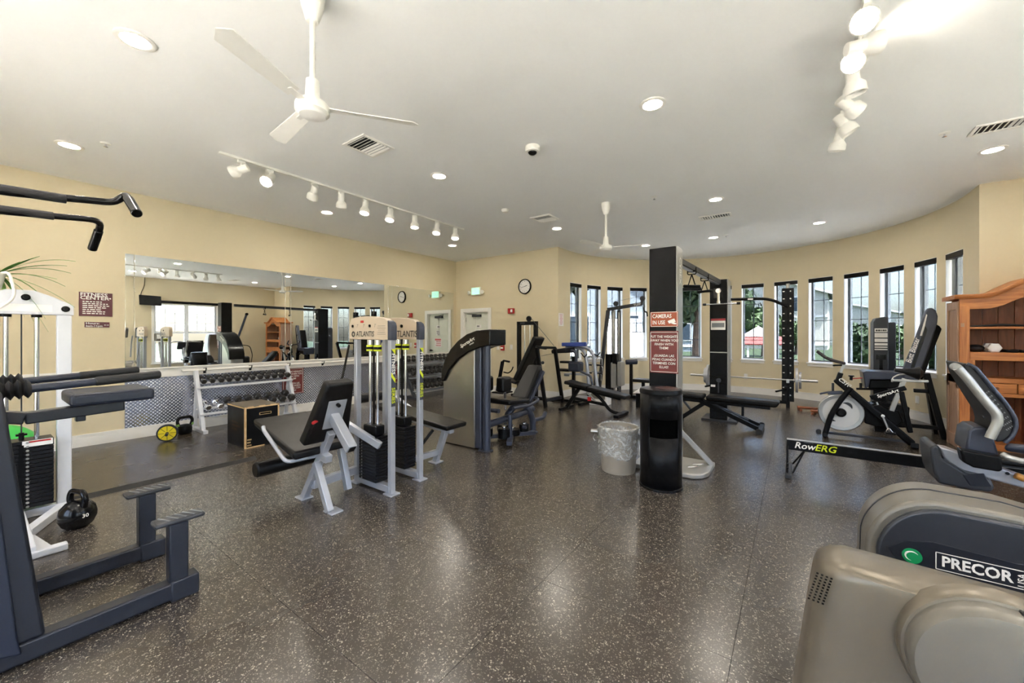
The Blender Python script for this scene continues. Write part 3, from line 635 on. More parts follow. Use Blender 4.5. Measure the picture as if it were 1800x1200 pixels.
struct('bounce_path', MB().mm((XR+.1, YR-.1, -.15), (XR+2, 7.79, -.121)), M['paver'], label='added grey paving beside the building, bouncing sun inside')  # paving added to bounce light in through the right windows
def house(u, k, W, Dp, H, RH, rz, sid, roof, label, porch=None):
    c = D(u, 587, k); c.z = -.14; t = T('house', label, 'house', c); Mz = Matrix.Rotation(rz, 3, 'Z'); P = lambda a, b, z: c+Mz@V((a, b, z))
    t.p('wall', MB().prism([P(-W/2,-Dp/2,0), P(W/2,-Dp/2,0), P(W/2,-Dp/2,H), P(0,-Dp/2,H+RH), P(-W/2,-Dp/2,H)], Mz@V((0,Dp,0))), M[sid], 0)
    for s in (-1, 1):
        a, b = P(0, -Dp/2-.4, H+RH+.12), P(s*(W/2+.5), -Dp/2-.4, H-.22*1)
        t.p('roof', MB().prism([a, b, b+V((0,0,.16)), a+V((0,0,.16))], Mz@V((0,Dp+.8,0))), M[roof], 0)
        t.p('fascia', MB().bar(P(0,-Dp/2-.42,H+RH+.14), P(s*(W/2+.5),-Dp/2-.42,H-.16), .08, .22), M['trim'], 0)
    for fz in (1.0, 3.8):
        if fz+1.5 > H: continue
        for fx in (-.32, 0, .32):
            f = t.p('window', MB().box(P(fx*W, -Dp/2-.03, fz+.75), (1.2, .1, 1.6), rz), M['trim'], 0)
            t.p('pane', MB().box(P(fx*W, -Dp/2-.07, fz+.75), (1.0, .06, 1.4), rz), M['darkpane'], 0, parent=f)
        t.p('band', MB().box(P(0, -Dp/2-.03, fz-.5), (W, .08, .18), rz), M['trim'], 0)
    if porch:
        q = t.p('porch_roof', MB().prism([P(-W*.42,-Dp/2-2.4,2.5), P(W*.42,-Dp/2-2.4,2.5), P(W*.42,-Dp/2,3.5), P(-W*.42,-Dp/2,3.5)], (0,0,.15)), M[porch], 0)
        for fx in (-.4, -.13, .13, .4): t.p('porch_post', MB().box(P(fx*W, -Dp/2-2.2, 1.25), (.2,.2,2.5), rz), M['trim'], 0)
house(1030, 24, 8, 8, 4.6, 2.6, R(20), 'siding', 'shingle', 'grey gabled house seen through the leftmost bay windows')
house(1130, 40, 12, 8, 5.0, 2.6, R(12), 'siding', 'shingle', 'grey gabled house behind the white fence')
house(1322, 46, 14, 9, 5.6, 2.6, R(-4), 'siding2', 'shingle', 'cream gabled house beyond the red shelter')
house(1450, 58, 16, 9, 4.4, 2.0, R(-14), 'siding2', 'shingle', 'cream gabled house behind the exercise bike windows')
house(1545, 75, 12, 9, 4.0, 2.0, R(-26), 'siding', 'shingle', 'distant grey house at the right of the bay')
c = D(1333, 587, 22); c.z = -.14; t = T('shelter', 'low red roofed shelter outside the window right of the second tower', 'shelter', c)
t.p('roof', MB().prism([c+V(p_) for p_ in ((-1.5,-.7,.95), (1.5,-.7,.95), (1.3,0,1.35), (-1.3,0,1.35))], (0,0,.06)), M['redroof'], 0); t.p('gable', MB().prism([c+V(p_) for p_ in ((-.9,-.1,1.40), (.9,-.1,1.40), (0,-.1,2.0))], (0,.3,0)), M['trim'], 0)
for dx in (-1.3, -.45, .45, 1.3): t.p('post', MB().box(c+V((dx,-.6,.47)), (.1,.1,.94)), M['trim'], 0)
f0, f1 = D(1052, 587, 15), D(1150, 587, 15); t = T('fence', 'tall white vinyl privacy fence outside the left bay windows', 'fence', ((f0.x+f1.x)/2, (f0.y+f1.y)/2, -.14))
n = 16
for i in range(n):
    a = f0.lerp(f1, i/n); b = f0.lerp(f1, (i+.96)/n); a.z = b.z = .95; t.p('board', MB().bar(a, b, .04, 2.1), M['vinyl'], 0)
for i in range(0, n+1, 4): a = f0.lerp(f1, i/n); t.p('post', MB().box((a.x, a.y, .95), (.12,.12,2.3)), M['vinyl'], 0)
def tree(c, h, rx, m, label, n=1400, trunk=True, seed=0):
    rnd = random.Random(seed); t = T('tree', label, 'tree', c); c = V(c)
    if trunk: 
        t.p('trunk', MB().sweep([c, c+V((.05,.05,h*.35)), c+V((0,0,h*.75))], [.16,.11,.05], 8), M['bark'], 0)
    mb = MB(); cs = [(V((rnd.uniform(-.5,.5)*rx, rnd.uniform(-.5,.5)*rx, h*(.45+.4*rnd.random()))), rx*rnd.uniform(.45,.7)) for _ in range(9)]
    for i in range(n):
        q, r = cs[i % len(cs)]; d = V((rnd.gauss(0,1), rnd.gauss(0,1), rnd.gauss(0,1))).normalized(); p = c+q+d*(r*rnd.uniform(.6,1.0))
        a = V((rnd.gauss(0,1), rnd.gauss(0,1), rnd.gauss(0,1))).normalized(); b = a.cross(d).normalized(); s = rnd.uniform(.12,.26)
        mb.add([p-a*s, p+b*s*.5, p+a*s, p-b*s*.5], [(0,1,2,3)])
    for q, r in cs: mb.ball(c+q, r*.72, 10, 6)
    o = t.p('crown', mb, m, 0); o['kind'] = 'stuff'
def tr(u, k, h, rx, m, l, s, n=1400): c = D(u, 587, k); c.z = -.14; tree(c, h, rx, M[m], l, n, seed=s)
tr(1222, 15, 6.0, 1.9, 'leaf', 'dense dark tree outside the window left of the second cable tower', 1, 2200)
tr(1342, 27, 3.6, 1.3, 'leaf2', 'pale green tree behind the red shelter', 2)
tr(1512, 17, 1.8, .9, 'leaf', 'dark shrub tree outside the window behind the weight stack', 3)
tr(985, 12, 5.0, 1.1, 'leaf', 'dark tree outside the leftmost bay window', 4)
tr(1640, 15, 1.6, .8, 'leaf', 'low dark tree outside the right bay windows', 5)
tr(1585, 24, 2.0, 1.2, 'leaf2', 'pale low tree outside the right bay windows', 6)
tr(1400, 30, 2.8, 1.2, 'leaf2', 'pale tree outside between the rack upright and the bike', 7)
tr(1262, 20, 6.0, 2.2, 'leaf', 'tall dark tree hidden behind the second cable tower', 8)
# ================================================================== LEFT FOREGROUND
def stack(t, x, y, w_, d_, z0, z1, n, m='ironplate', tick=None):
    h = (z1-z0)/n; me = None
    for i in range(n):
        if me is None:
            o = t.p('weight_plate', MB().box((x, y, z0+h*.5), (w_, d_, h*.9)), M[m], .003); me = o
        else:
            o = me.copy(); col.objects.link(o); o.location = V((0, 0, h*i))
        if tick and i < n-1:
            f, wx, wy = tick; q = V((x, y, z0+h*(i+.5)))+V(f)
            t.p('number_label', MB().box(q, (wx, wy, h*.45)), M['paper'], 0, parent=o) if i == 0 else None
def cyls(t, name, m, *pq, r=.012, n=12):
    for p, q in pq: t.p(name, MB().cyl(p, q, r, n=n), M[m], 0)
# --- white cable tower
px = -4.76; t = T('cable_tower', 'white framed weight stack machine at the left edge', 'gym machine', (px, .237, 0))
t.p('post', MB().mm((px-.03, .415, 0), (px+.03, .495, 1.60)), M['whitemetal'], .006)
t.p('post', MB().mm((px-.03, -.02, 0), (px+.03, .06, 1.60)), M['whitemetal'], .006)
t.p('header', MB().prism([(px-.035,-.03,1.55), (px-.035,.505,1.55), (px-.035,.505,1.63), (px-.035,.40,1.69), (px-.035,.30,1.735), (px-.035,.17,1.735), (px-.035,.07,1.69), (px-.035,-.03,1.63)], (.07,0,0)), M['whitemetal'], .006)
t.p('instruction_decal', MB().box((px+.037, .24, 1.60), (.002, .30, .055)), M['paper'], 0)
for y in (.46, .26, .02): t.p('bolt', MB().lathe([(.001,0), (.024,0), (.024,.008), (.012,.012), (.012,.02), (.001,.02)], (px+.035, y, 1.60 if y != .26 else 1.68), (1,0,0), 14), M['black'], 0)
cyls(t, 'guide_rod', 'chrome', ((px+.0,.168,.1), (px+.0,.168,1.56)), ((px,.315,.1), (px,.315,1.56)), r=.014)
t.p('collar', MB().cyl((px,.315,1.53), (px,.315,1.55), .028).cyl((px,.168,1.53), (px,.168,1.55), .028), M['black'], .002)
t.p('cable', MB().cyl((px+.02,.24,.62), (px+.02,.24,1.56), .004, n=6), M['dgrey'], 0)
stack(t, px, .24, .17, .31, .09, .60, 17)
t.p('selector_strip', MB().box((px+.088, .235, .34), (.004, .026, .46)), M['black'], 0)
for i in range(17): t.p('pin_hole', MB().cyl((px+.086, .265, .105+i*.03), (px+.094, .265, .105+i*.03), .009, n=8), M['steel'], 0)
t.p('top_plate_label', MB().box((px+.0865, .315, .575), (.003, .15, .045)), M['paper'], 0); t.p('label_band', MB().box((px+.0885, .325, .588), (.001, .11, .012)), M['red'], 0)
t.p('cable_clamp', MB().cyl((px+.02,.24,.60), (px+.02,.24,.655), .014).box((px+.02,.24,.64), (.03,.055,.014)), M['black'], .002)
t.p('base_beam', MB().mm((px-.03, -.02, 0), (px+.03, .495, .06)), M['whitemetal'], .005)
t.p('base_beam', MB().bar((px, .22, .035), (-3.86, .22, .035), .07, .07), M['whitemetal'], .005)
t.p('brace', MB().bar((px+.02, .455, .03), (-4.27, .235, .03), .06, .06), M['whitemetal'], .005)
t.p('foot_plate', MB().prism([(-4.30,.17,.0), (-3.88,.06,0), (-3.88,.34,0), (-4.30,.27,0)], (0,0,.012)), M['whitemetal'], .002)
t.p('foot_bar', MB().bar((-3.86, -.02, .022), (-3.86, .385, .022), .06, .044), M['whitemetal'], .008)
# --- spider plant on top of it
pr = V((px, .10, 1.735)); t = T('spider_plant', 'green spider plant with arching leaves on the white tower', 'plant', pr)
t.p('pot', MB().lathe([(.001,0), (.05,0), (.07,.10), (.074,.10), (.074,.115), (.062,.115), (.060,.09), (.001,.085)], pr, n=22), M['white'], 0)
M['blade'] = mat('spider_leaf', (78,128,46), .5, var=.35, scale=9); M['blade2'] = mat('pale_spider_leaf', (128,168,84), .5, var=.25, scale=9)
rt = pr+V((0,.02,.10))
def leaf(end, up, w0, m, k=9):
    end = V(end); mid = (rt+end)/2+V((0,0,up)); ps = []
    for i in range(k+1):
        s = i/k; ps.append(rt*(1-s)**2+mid*2*s*(1-s)+end*s*s)
    mb = MB(); vs = []; fs = []
    for i, p in enumerate(ps):
        d = (ps[min(i+1,k)]-ps[max(i-1,0)]).normalized(); n = d.cross(V((0,0,1)))
        n = n.normalized() if n.length > .05 else V((0,1,0)); wd = w0*(.6+.8*math.sin(PI*min(i/k*.9+.1, 1)))*(1-(i/k)**3)
        vs += [p-n*wd, p+V((0,0,-.003)), p+n*wd]
    for i in range(k):
        a = i*3; fs += [(a,a+1,a+4,a+3), (a+1,a+2,a+5,a+4)]
    t.p('leaf', mb.add(vs, fs), m, 0)
tips = [(133,459,.10), (125,480,.09), (115,503,.09), (132,540,.10), (80,560,.14), (43,557,.16), (20,560,.15), (118,467,.06), (62,570,.13), (95,545,.15), (70,450,.02), (35,460,.02), (100,490,.04), (85,583,.12)]
rnd = random.Random(3)
for i, (u, v, up) in enumerate(tips):
    leaf(X(u, v, px+rnd.uniform(-.12,.16)), up, .0125, M['blade' if i % 3 else 'blade2'])
for i in range(14):
    a = rnd.uniform(0, 2*PI); q = rnd.uniform(.2,.38); leaf(rt+V((math.cos(a)*q*.9, -abs(math.sin(a))*q, rnd.uniform(-.22,.12))), rnd.uniform(.08,.16), .012, M['blade' if i % 3 else 'blade2'])
t.p('runner', MB().tube([rt, rt+V((.08,.06,.03)), rt+V((.10,.09,-.16)), rt+V((.09,.02,-.25)), rt+V((.10,-.08,-.27))], .009, 8, .06), M['white'], 0)
# --- kettlebells
def kettlebell(c, r, hh, rz, lab, txt=None, m='blackgloss', lime=False, wide=1.0):
    c = V(c); t = T('kettlebell', lab, 'kettlebell', c, 'kettlebells'); e = V((math.cos(rz), math.sin(rz), 0))
    t.p('body', MB().lathe([(.001,0), (r*.55,0), (r*.8,r*.22), (r*.98,r*.65), (r,r*.95), (r*.9,r*1.4), (r*.62,r*1.75), (r*.3,r*1.9), (.001,r*1.92)], c, n=28) if not lime else MB().lathe([(.001,0), (r*.82,0), (r*.95,r*.2), (r,r*.8), (r*.9,r*1.25), (r*.55,r*1.5), (.001,r*1.52)], c, n=10), M[m], 0)
    z0 = r*1.25; w = r*.85*wide
    h = t.p('handle', MB().tube([c-e*w*.75+V((0,0,z0)), c-e*w+V((0,0,z0+hh*.6)), c-e*w*.7+V((0,0,z0+hh)), c+e*w*.7+V((0,0,z0+hh)), c+e*w+V((0,0,z0+hh*.6)), c+e*w*.75+V((0,0,z0))], .019, 12, .05), M[m], 0)
    if lime:
        for s in (-1, 1): t.p('colour_band', MB().cyl(c+e*(s*w*.86)+V((0,0,z0+hh*.05)), c+e*(s*w*.95)+V((0,0,z0+hh*.3)), .0215), M['blade2'], 0, parent=h)
    if txt:
        d = V((.93,.0,0)); f = V((.55,-.83,0)).normalized(); f = (V((0,0,0))-V((c.x,c.y,0))).normalized(); f = (f+V((.75,.6,0))).normalized(); ex = V((-f.y, f.x, 0))
        t.p('lettering', MB().text(txt, c+f*(r*1.01)+V((0,0,r*.95)), ex, (0,0,1), .036, bold=.02), M['ink'], 0)
kettlebell((-4.235,.47,0), .102, .13, .35, 'large glossy black kettlebell beside the white tower foot', '30')
kettlebell(X(325,762,-6.85)*1.0-V((0,0,X(325,762,-6.85).z-.026)), .085, .12, PI/2+.15, 'black kettlebell with lime bands by the rack leg', None, 'black', True, 1.25)
one('exercise_ball', 'bright green exercise ball behind the black weight stack', 'ball', MB().ball((-5.93,.165,.295), .27, 28, 18), M['green'], (-5.93,.165,.025), bevel=0)
# --- platform mat, ab wheel
t = T('platform_mat', 'shiny brown black rubber platform mat under the ab wheel', 'mat', (-5.95,.3,0))
t.p('mat_sheet', MB().mm((-7.06,-1.6,0), (-4.95,1.90,.024)), M['matrub'], .004)
t.p('edge_strip', MB().prism([(-4.95,-1.6,0), (-4.88,-1.6,0), (-4.95,-1.6,.026)], (0,3.50,0)), M['rubber'], 0)
c = X(294,766,-6.55); c.z = .024+.108; t = T('ab_wheel', 'yellow and black ab wheel on the mat', 'ab wheel', (c.x, c.y, .024)); ax = V((.96,-.28,0))
for s in (-1, 1):
    t.p('tire', MB().lathe([(.09,-.012), (.105,-.010), (.107,0), (.105,.010), (.09,.012)], c+ax*(s*.02), ax, 36, cap=False), M['rubber'], 0)
    wq = t.p('wheel_disc', MB().lathe([(.001,-.007), (.093,-.009), (.093,.009), (.001,.007)], c+ax*(s*.02), ax, 36), M['yellow'], 0)
    for i in range(8):
        a = i*PI/4; d = V((0,0,1))*math.cos(a)+ax.cross(V((0,0,1)))*math.sin(a); t.p('spoke', MB().bar(c+ax*(s*.029)+d*.03, c+ax*(s*.029)+d*.088, .004, .004), M['rubber'], 0, parent=wq)
t.p('handle', MB().cyl(c-ax*.15, c+ax*.15, .017, n=14), M['rubber'], .004)
# --- dip and chin machine (dark blue), nearest on the left
xr, xl, xc = -2.67, -3.29, -2.98
t = T('dip_machine', 'slate blue dip and chin machine cut off at the left edge', 'gym machine', (xc, 0, 0))
for x in (xr, xl):
    b = t.p('base_rail', MB().mm((x-.04,-.9,.012), (x+.04,.68,.10)), M['blue'], .01)
    t.p('end_cap', MB().mm((x-.045,.62,.0), (x+.045,.74,.108)), M['blue'], .008, parent=b)
    s = t.p('step_post', MB().mm((x-.035,.615,.09), (x+.035,.695,.405)), M['blue'], .006)
    f = t.p('foot_step', MB().mm((x-.05,.555,.405), (x+.05,.765,.43)), M['dgrey'], .01)
    for i in range(5):
        y = .585+i*.034; t.p('grip_rib', MB().bar((x-.04,y,.431), (x+.04,y+.03,.431), .008, .004), M['grey'], 0, parent=f)
    t.p('column', MB().prism([(x-.04,.20,.10), (x-.04,.085,1.16), (x-.04,-.16,1.2), (x-.04,-.5,2.08), (x-.04,-.62,2.08), (x-.04,-.3,1.1), (x-.04,-.18,.10)], (.08,0,0)), M['blue'], .012)
t.p('shroud', MB().prism([(xl+.06,.10,.10), (xl+.06,.03,.78), (xl+.06,-.1,.85), (xl+.06,-.5,.85), (xl+.06,-.5,.10)], (xr-xl-.10,0,0)), M['blue'], .02)
t.p('side_panel', MB().prism([X(38,1148,xr+.042), X(30,1120,xr+.042), X(2,905,xr+.042), X(-12,890,xr+.042), X(-40,890,xr+.042), X(-40,1165,xr+.042)], (.012,0,0)), M['navyvinyl'], .012, seg=3)
for x in (-2.75, -3.2):
    b = t.p('dip_bar', MB().cyl((x,-.05,1.145), (x,.60,1.185), .0185, n=16), M['navyvinyl'], .008)
    t.p('grip', MB().cyl((x,.36,1.1705), (x,.605,1.1855), .0215, n=16), M['rubber'], .008, parent=b)
    mb = MB()
    for i in range(6): y = .035+i*.024; mb.lathe([(.026,-.012), (.044,0), (.026,.012)], (x, y, 1.15+y*.06), (0,1,.06), 18)
    t.p('bellows', mb, M['rubber'], 0)
t.p('knee_pad', MB().mm((-3.15,.29,1.045), (-2.83,.60,1.108)), M['navyvinyl'], .018, seg=4)
t.p('pad_arm', MB().path([(xc,-.2,1.09), (xc,.16,1.0), (xc,.50,1.015)], .07, .055), M['blue'], .006)
t.p('pivot_shaft', MB().cyl((xl,-.03,1.145), (xr,-.03,1.145), .032), M['blue'], .004); t.p('pad_shaft', MB().cyl((xl,-.19,1.088), (xr,-.19,1.088), .03), M['blue'], .004)
t.p('pad_stop', MB().box((xc,.34,.975), (.05,.035,.04)), M['blue'], .004)
t.p('cross_beam', MB().bar((xl,-.55,2.03), (xr,-.55,2.03), .08, .08), M['blue'], .008)
for pts in ([(-2.75,-.6,2.0), (-2.75,.10,2.01), (-2.75,.43,2.055), (-2.72,.465,2.10), (-2.50,.465,1.965)], [(-3.2,-.6,2.0), (-3.2,.10,2.01), (-3.2,.42,2.045), (-3.27,.455,2.04), (-3.40,.436,1.905)]):
    b = t.p('chin_bar', MB().tube(pts, .0165, 12, .05), M['blackgloss'], 0)
    t.p('grip', MB().cyl(V(pts[1])+V((0,-.3,-.003)), V(pts[1])+V((0,.17,.018)), .0205, n=14), M['rubber'], .003, parent=b)
    t.p('grip', MB().cyl(V(pts[3]).lerp(V(pts[4]), .25), V(pts[4]), .021, n=14), M['blackgloss'], .004, parent=b)
# --- dumbbell rack under the mirror
t = T('dumbbell_rack', 'white two tier dumbbell rack under the mirror', 'rack', (-6.92, 2.58, 0))
for y in (1.95, 3.22):
    t.p('upright', MB().bar((-6.78,y,.03), (-7.10,y,.86), .05, .07, up=(1,0,0)), M['whitemetal'], .005)
    t.p('rear_leg', MB().bar((-7.13,y,.03), (-7.03,y,.66), .045, .05, up=(1,0,0)), M['whitemetal'], .005)
    t.p('foot', MB().mm((-7.16,y-.03,.0), (-6.68,y+.03,.05)), M['whitemetal'], .005)
TZ = ((-7.035,.70), (-6.915,.33))
for x, z in TZ:
    sl = V((.93,0,.0)); 
    for dx, dz in ((.085,-.02), (-.085,.035)): t.p('shelf_rail', MB().bar((x+dx,1.93,z-.055+dz), (x+dx,3.24,z-.055+dz), .055, .02, up=(.25,0,.97)), M['whitemetal'], .003)
def hexhead(mb, c, ax, r, L):
    c = V(c); ax = V(ax).normalized(); a, b = mb.frame(ax)
    mb.lathe([(r*.72,-L/2), (r,-L/2+L*.16), (r,L/2-L*.16), (r*.72,L/2)], c, ax, 6)
def make_db(r, L, hl, head, lab, group):
    t = T('dumbbell', lab, 'dumbbell', (0,0,0), group); ax = V((1,0,0))
    for s in (-1, 1): mb = MB(); hexhead(mb, (s*(hl/2+L/2),0,0), ax, r, L); t.p('head', mb, M[head], .003)
    t.p('handle', MB().sweep([(-hl/2-.005,0,0), (-hl*.25,0,0), (0,0,0), (hl*.25,0,0), (hl/2+.005,0,0)], [.0125,.014,.0165,.014,.0125], 12), M['chrome'], 0)
    return t.r
ordn = ['leftmost', 'second', 'third', 'fourth', 'fifth', 'sixth', 'seventh', 'eighth', 'ninth', 'tenth', 'eleventh', 'twelfth']
n = 12; L0 = make_db(.042, .06, .11, 'iron', 'x', 'dumbbells on the top tier under the mirror')
for i in range(n):
    o = L0 if i == 0 else tree_copy(L0, (0,0,0))
    o.location = V((TZ[0][0], 2.01+i*1.16/(n-1), TZ[0][1]+.035)); o.rotation_euler = (0, R(14), random.uniform(-.05,.05)); s = .92+i*.012; o.scale = (s,s,s)
    o['label'] = ('%s small black hex dumbbell from the left on the top tier of the white rack' % ordn[i]).replace('leftmost small', 'leftmost small').replace(' from the left', '' if i == 0 else ' from the left')
n = 9; L1 = make_db(.056, .085, .12, 'iron', 'x', 'dumbbells on the lower tier under the mirror'); LC = make_db(.052, .08, .12, 'chrome', 'x', 'dumbbells on the lower tier under the mirror')
for i in range(n):
    o = (LC if i == 0 else tree_copy(LC, (0,0,0))) if i < 2 else (L1 if i == 2 else tree_copy(L1, (0,0,0)))
    o.location = V((TZ[1][0], 2.02+i*1.14/(n-1), TZ[1][1]+.045)); o.rotation_euler = (0, R(14), random.uniform(-.05,.05)); s = .9+i*.018; o.scale = (s,s,s)
    o['label'] = ('leftmost chrome dumbbell on the lower tier' if i == 0 else 'second chrome dumbbell on the lower tier' if i == 1 else '%s black hex dumbbell from the right on the lower tier of the white rack' % ['rightmost','second','third','fourth','fifth','sixth','seventh'][8-i]).replace('rightmost black hex dumbbell from the right', 'rightmost black hex dumbbell')
# --- second rack behind the weight towers
t = T('dumbbell_rack', 'dark three tier dumbbell rack in the corner by the door', 'rack', (-6.9, 6.4, 0))
for y in (5.62, 7.15):
    t.p('upright', MB().bar((-6.62,y,.03), (-7.08,y,.86), .05, .07, up=(1,0,0)), M['dgrey'], .005); t.p('foot', MB().mm((-7.14,y-.03,0), (-6.52,y+.03,.05)), M['dgrey'], .005)
TZ2 = ((-7.0,.80), (-6.86,.52), (-6.72,.24))
for x, z in TZ2:
    for dx, dz in ((.085,-.02), (-.085,.035)): t.p('shelf_rail', MB().bar((x+dx,5.60,z-.06+dz), (x+dx,7.17,z-.06+dz), .06, .02, up=(.25,0,.97)), M['grey'], .003)
L2 = make_db(.058, .09, .12, 'iron', 'x', 'dumbbells on the corner rack'); first = True
for k, (x, z) in enumerate(TZ2):
    for i in range(11):
        o = L2 if first else tree_copy(L2, (0,0,0)); first = False
        o.location = V((x, 5.70+i*.138, z+.05)); o.rotation_euler = (0, R(14), random.uniform(-.04,.04)); s = (.82,.95,1.08)[k]; o.scale = (s,s,s)
        o['label'] = '%sblack hex dumbbell %son the %s tier of the corner rack' % ('leftmost ' if i == 0 else ordn[i]+' ', '' if i == 0 else 'from the left ', ('top','middle','bottom')[k])
# --- plyo box
c0 = V((-5.43,1.975,.0)); t = T('plyo_box', 'black plywood plyo box in front of the dumbbell rack', 'plyo box', (-5.7,2.17,0))
x0, x1, y0, y1, h = -5.97, -5.43, 1.975, 2.37, .505
for nm, a, b in (('side_panel',(x0,y0,.0),(x1,y0+.018,h-.018)), ('side_panel',(x0,y1-.018,0),(x1,y1,h-.018)), ('end_panel',(x1-.018,y0+.018,0),(x1,y1-.018,h-.018)), ('end_panel',(x0,y0+.018,0),(x0+.018,y1-.018,h-.018)), ('top_panel',(x0,y0,h-.018),(x1,y1,h))):
    t.p(nm, MB().mm(a, b), M['black'] if nm != 'top_panel' else mat('brown_top_ply', (88,76,60), .55, var=.2, scale=7), .002)  # top panel browner and lighter than the black sides
mb = MB().mm((x1-.019,y0-.001,0), (x1+.001,y0+.019,h))
for q in range(3): mb.mm((x1-.02,y0+.03+q*.13,h-.019), (x1+.0015,y0+.10+q*.13,h+.0005))
t.p('ply_edge', mb.mm((x1,y0+.02,h-.0185),(x1+.001,y1,h-.004)).mm((x1,y1-.019,0),(x1+.001,y1,h)).mm((x0,y0-.001,h-.018),(x1,y0,h-.004)).mm((x1,y0+.02,0),(x1+.001,y0+.22,.014)), M['ply'], 0)
t.p('hand_hole', MB().mm((x1,y0+.16,h-.115),(x1+.002,y0+.30,h-.085)), M['ply'], .001); t.p('hand_hole_gap', MB().mm((x1+.001,y0+.168,h-.109),(x1+.003,y0+.292,h-.089)), M['blackgloss'], 0)
t.p('print', strokes(MB(), lambda p_, q_: V((x0+.27+p_*.3, y0-.001, .25+q_*.16)), V((1,0,0)), V((0,0,1)), 3, .3, .16, 8), mat('faded_brown_ink', (74,52,38), .6), 0)
t.p('print', strokes(MB(), lambda p_, q_: V((x1+.0015, y0+.055+p_*.07, .07+q_*.12)), V((0,1,0)), V((0,0,1)), 3, .07, .12, 9), M['ply'], 0)
# ================================================================== WEIGHT TOWERS IN THE MIDDLE LEFT
def atlas_tower(t, xa, xb, y, uv_head, cap, nst, txt_o, logo=True):
    """silver frame with arched tan header, two posts, rods and a stack; xa, xb = post centres"""
    for x in (xa, xb):
        t.p('post', MB().box((x, y, .69), (.045, .05, 1.38)), M['silver'], .005)
        t.p('foot_plate', MB().box((x, y, .006), (.11, .10, .012)), M['silver'], .002)
    t.p('base_beam', MB().box(((xa+xb)/2, y, .045), (xb-xa, .06, .06)), M['silver'], .005)
    zb = 1.35; x0, x1 = xa-.09, xb+.03; n = 14
    prof = [(x0, zb), (x1, zb)]
    prof += [(x1, zb+.12), (x1-.012, zb+.145), (x1-.05, zb+.165)]
    for i in range(1, n): s = i/n; prof.append((x1-.05+(x0+.05-x1+.05)*s, zb+.165+.05*math.sin(PI*(.12+.62*s))-.018*0))
    prof += [(x0+.03, zb+.165+.035), (x0+.005, zb+.16), (x0, zb+.13)]
    t.p('header', MB().prism([(px_, y-.03, pz) for px_, pz in prof], (0,.06,0)), M['header'], .006)
    t.p('header_cap', MB().prism([(x1-.045, y-.032, zb-.002), (x1+.004, y-.032, zb-.002), (x1+.004, y-.032, zb+.12), (x1-.008, y-.032, zb+.15), (x1-.045, y-.032, zb+.172)], (0,.064,0)), M['slate'], .004)
    o = V((x0+.07, y-.0325, zb+.048))
    t.p('lettering', MB().text('ATLANTIS', (x0+.115 if logo else -3.29, y-.0325, zb+.05), (1,0,0), (0,0,1), .068 if logo else .088, 'LEFT', .012, sx=.9, shear=.1), M['dink'], 0)
    if logo:
        t.p('emblem', MB().lathe([(.014,0), (.027,0), (.027,.001), (.014,.001)], (x0+.07, y-.032, zb+.05), (0,-1,0), 20, cap=False), M['dink'], 0)
        for i, q in enumerate((.06, .33)): t.p('bolt', MB().lathe([(.001,0), (.013,0), (.013,.008), (.001,.01)], (x0+q, y-.031, zb+.125), (0,-1,0), 12), M['black'], 0)
        mb = MB()
        for q in (.13, .23, .40): mb.text('T', (x0+q, y-.0325, zb+.125), (1,0,0), (0,0,1), .04, bold=.0, shear=.4)
        for i in range(5): mb.box((x1-.13, y-.0323, zb+.05+i*.018), (.12-.012*(i%3), .001, .003))
        t.p('instruction_decal', mb, M['taupe'], 0); t.p('decal_mark', MB().box((x0+.21, y-.0323, zb+.165), (.05, .001, .022)), M['red'], 0)
    else: t.p('bolt', MB().lathe([(.001,0), (.016,0), (.016,.008), (.001,.01)], (x1-.26, y-.031, zb+.13), (0,-1,0), 12), M['black'], 0)
    xm = (xa+xb)/2
    for s in (-1, 1):
        t.p('guide_rod', MB().cyl((xm+s*.055, y, .08), (xm+s*.055, y, zb), .012, n=12), M['chrome'], 0)
        t.p('spring_collar', MB().cyl((xm+s*.055, y, 1.245), (xm+s*.055, y, 1.30), .036, n=16), M['lime'], .003); t.p('collar_label', MB().cyl((xm+s*.055, y, 1.262), (xm+s*.055, y, 1.285), .0365, n=16), M['black'], 0)
        t.p('collar_cup', MB().cyl((xm+s*.055, y, 1.30), (xm+s*.055, y, 1.35), .028, n=14), M['chrome'], .003)
    t.p('belt', MB().box((xm, y, .95), (.03, .004, .80)), M['black'], 0)
    t.p('sleeve_block', MB().box((xm, y, .535), (.19, .10, .09)), M['black'], .012)
    stack(t, xm, y, .25, .14, .085, .49, nst)
    for i in range(nst): t.p('pin_hole', MB().cyl((xm-.08, y-.071, .10+i*.405/nst), (xm-.08, y-.074, .10+i*.405/nst), .008, n=8), M['steel'], 0)
    # FITNESS SERIES decal down the right face of the right post
    xf = xb+.0233; zc = 1.05
    d = t.p('decal', MB().box((xf, y, 1.02), (.001, .044, .50)), M['slate'], 0)
    t.p('lettering', MB().text('FITNESS', (xf+.001, y, 1.14), (0,0,-1), (0,1,0), .048, bold=.02, sx=1.1), M['ink'], 0, parent=d)
    t.p('lettering', MB().text('SERIES', (xf+.001, y, .865), (0,0,-1), (0,1,0), .048, bold=.02, sx=1.05), M['lime'], 0, parent=d)
    t.p('chevron', MB().prism([(xf+.001,y-.022,1.27), (xf+.001,y+.022,1.22), (xf+.001,y+.022,1.27)], (.0005,0,0)), M['lime'], 0, parent=d); t.p('chevron', MB().prism([(xf+.001,y-.022,1.03), (xf+.001,y+.022,.97), (xf+.001,y+.022,1.01), (xf+.001,y-.022,1.07)], (.0005,0,0)), M['lime'], 0, parent=d)
t = T('leg_extension', 'silver leg extension machine with black seat and nearest tan header', 'gym machine', (-3.1, 1.9, 0))
atlas_tower(t, -3.37, -2.86, 2.17, None, None, 15, None)
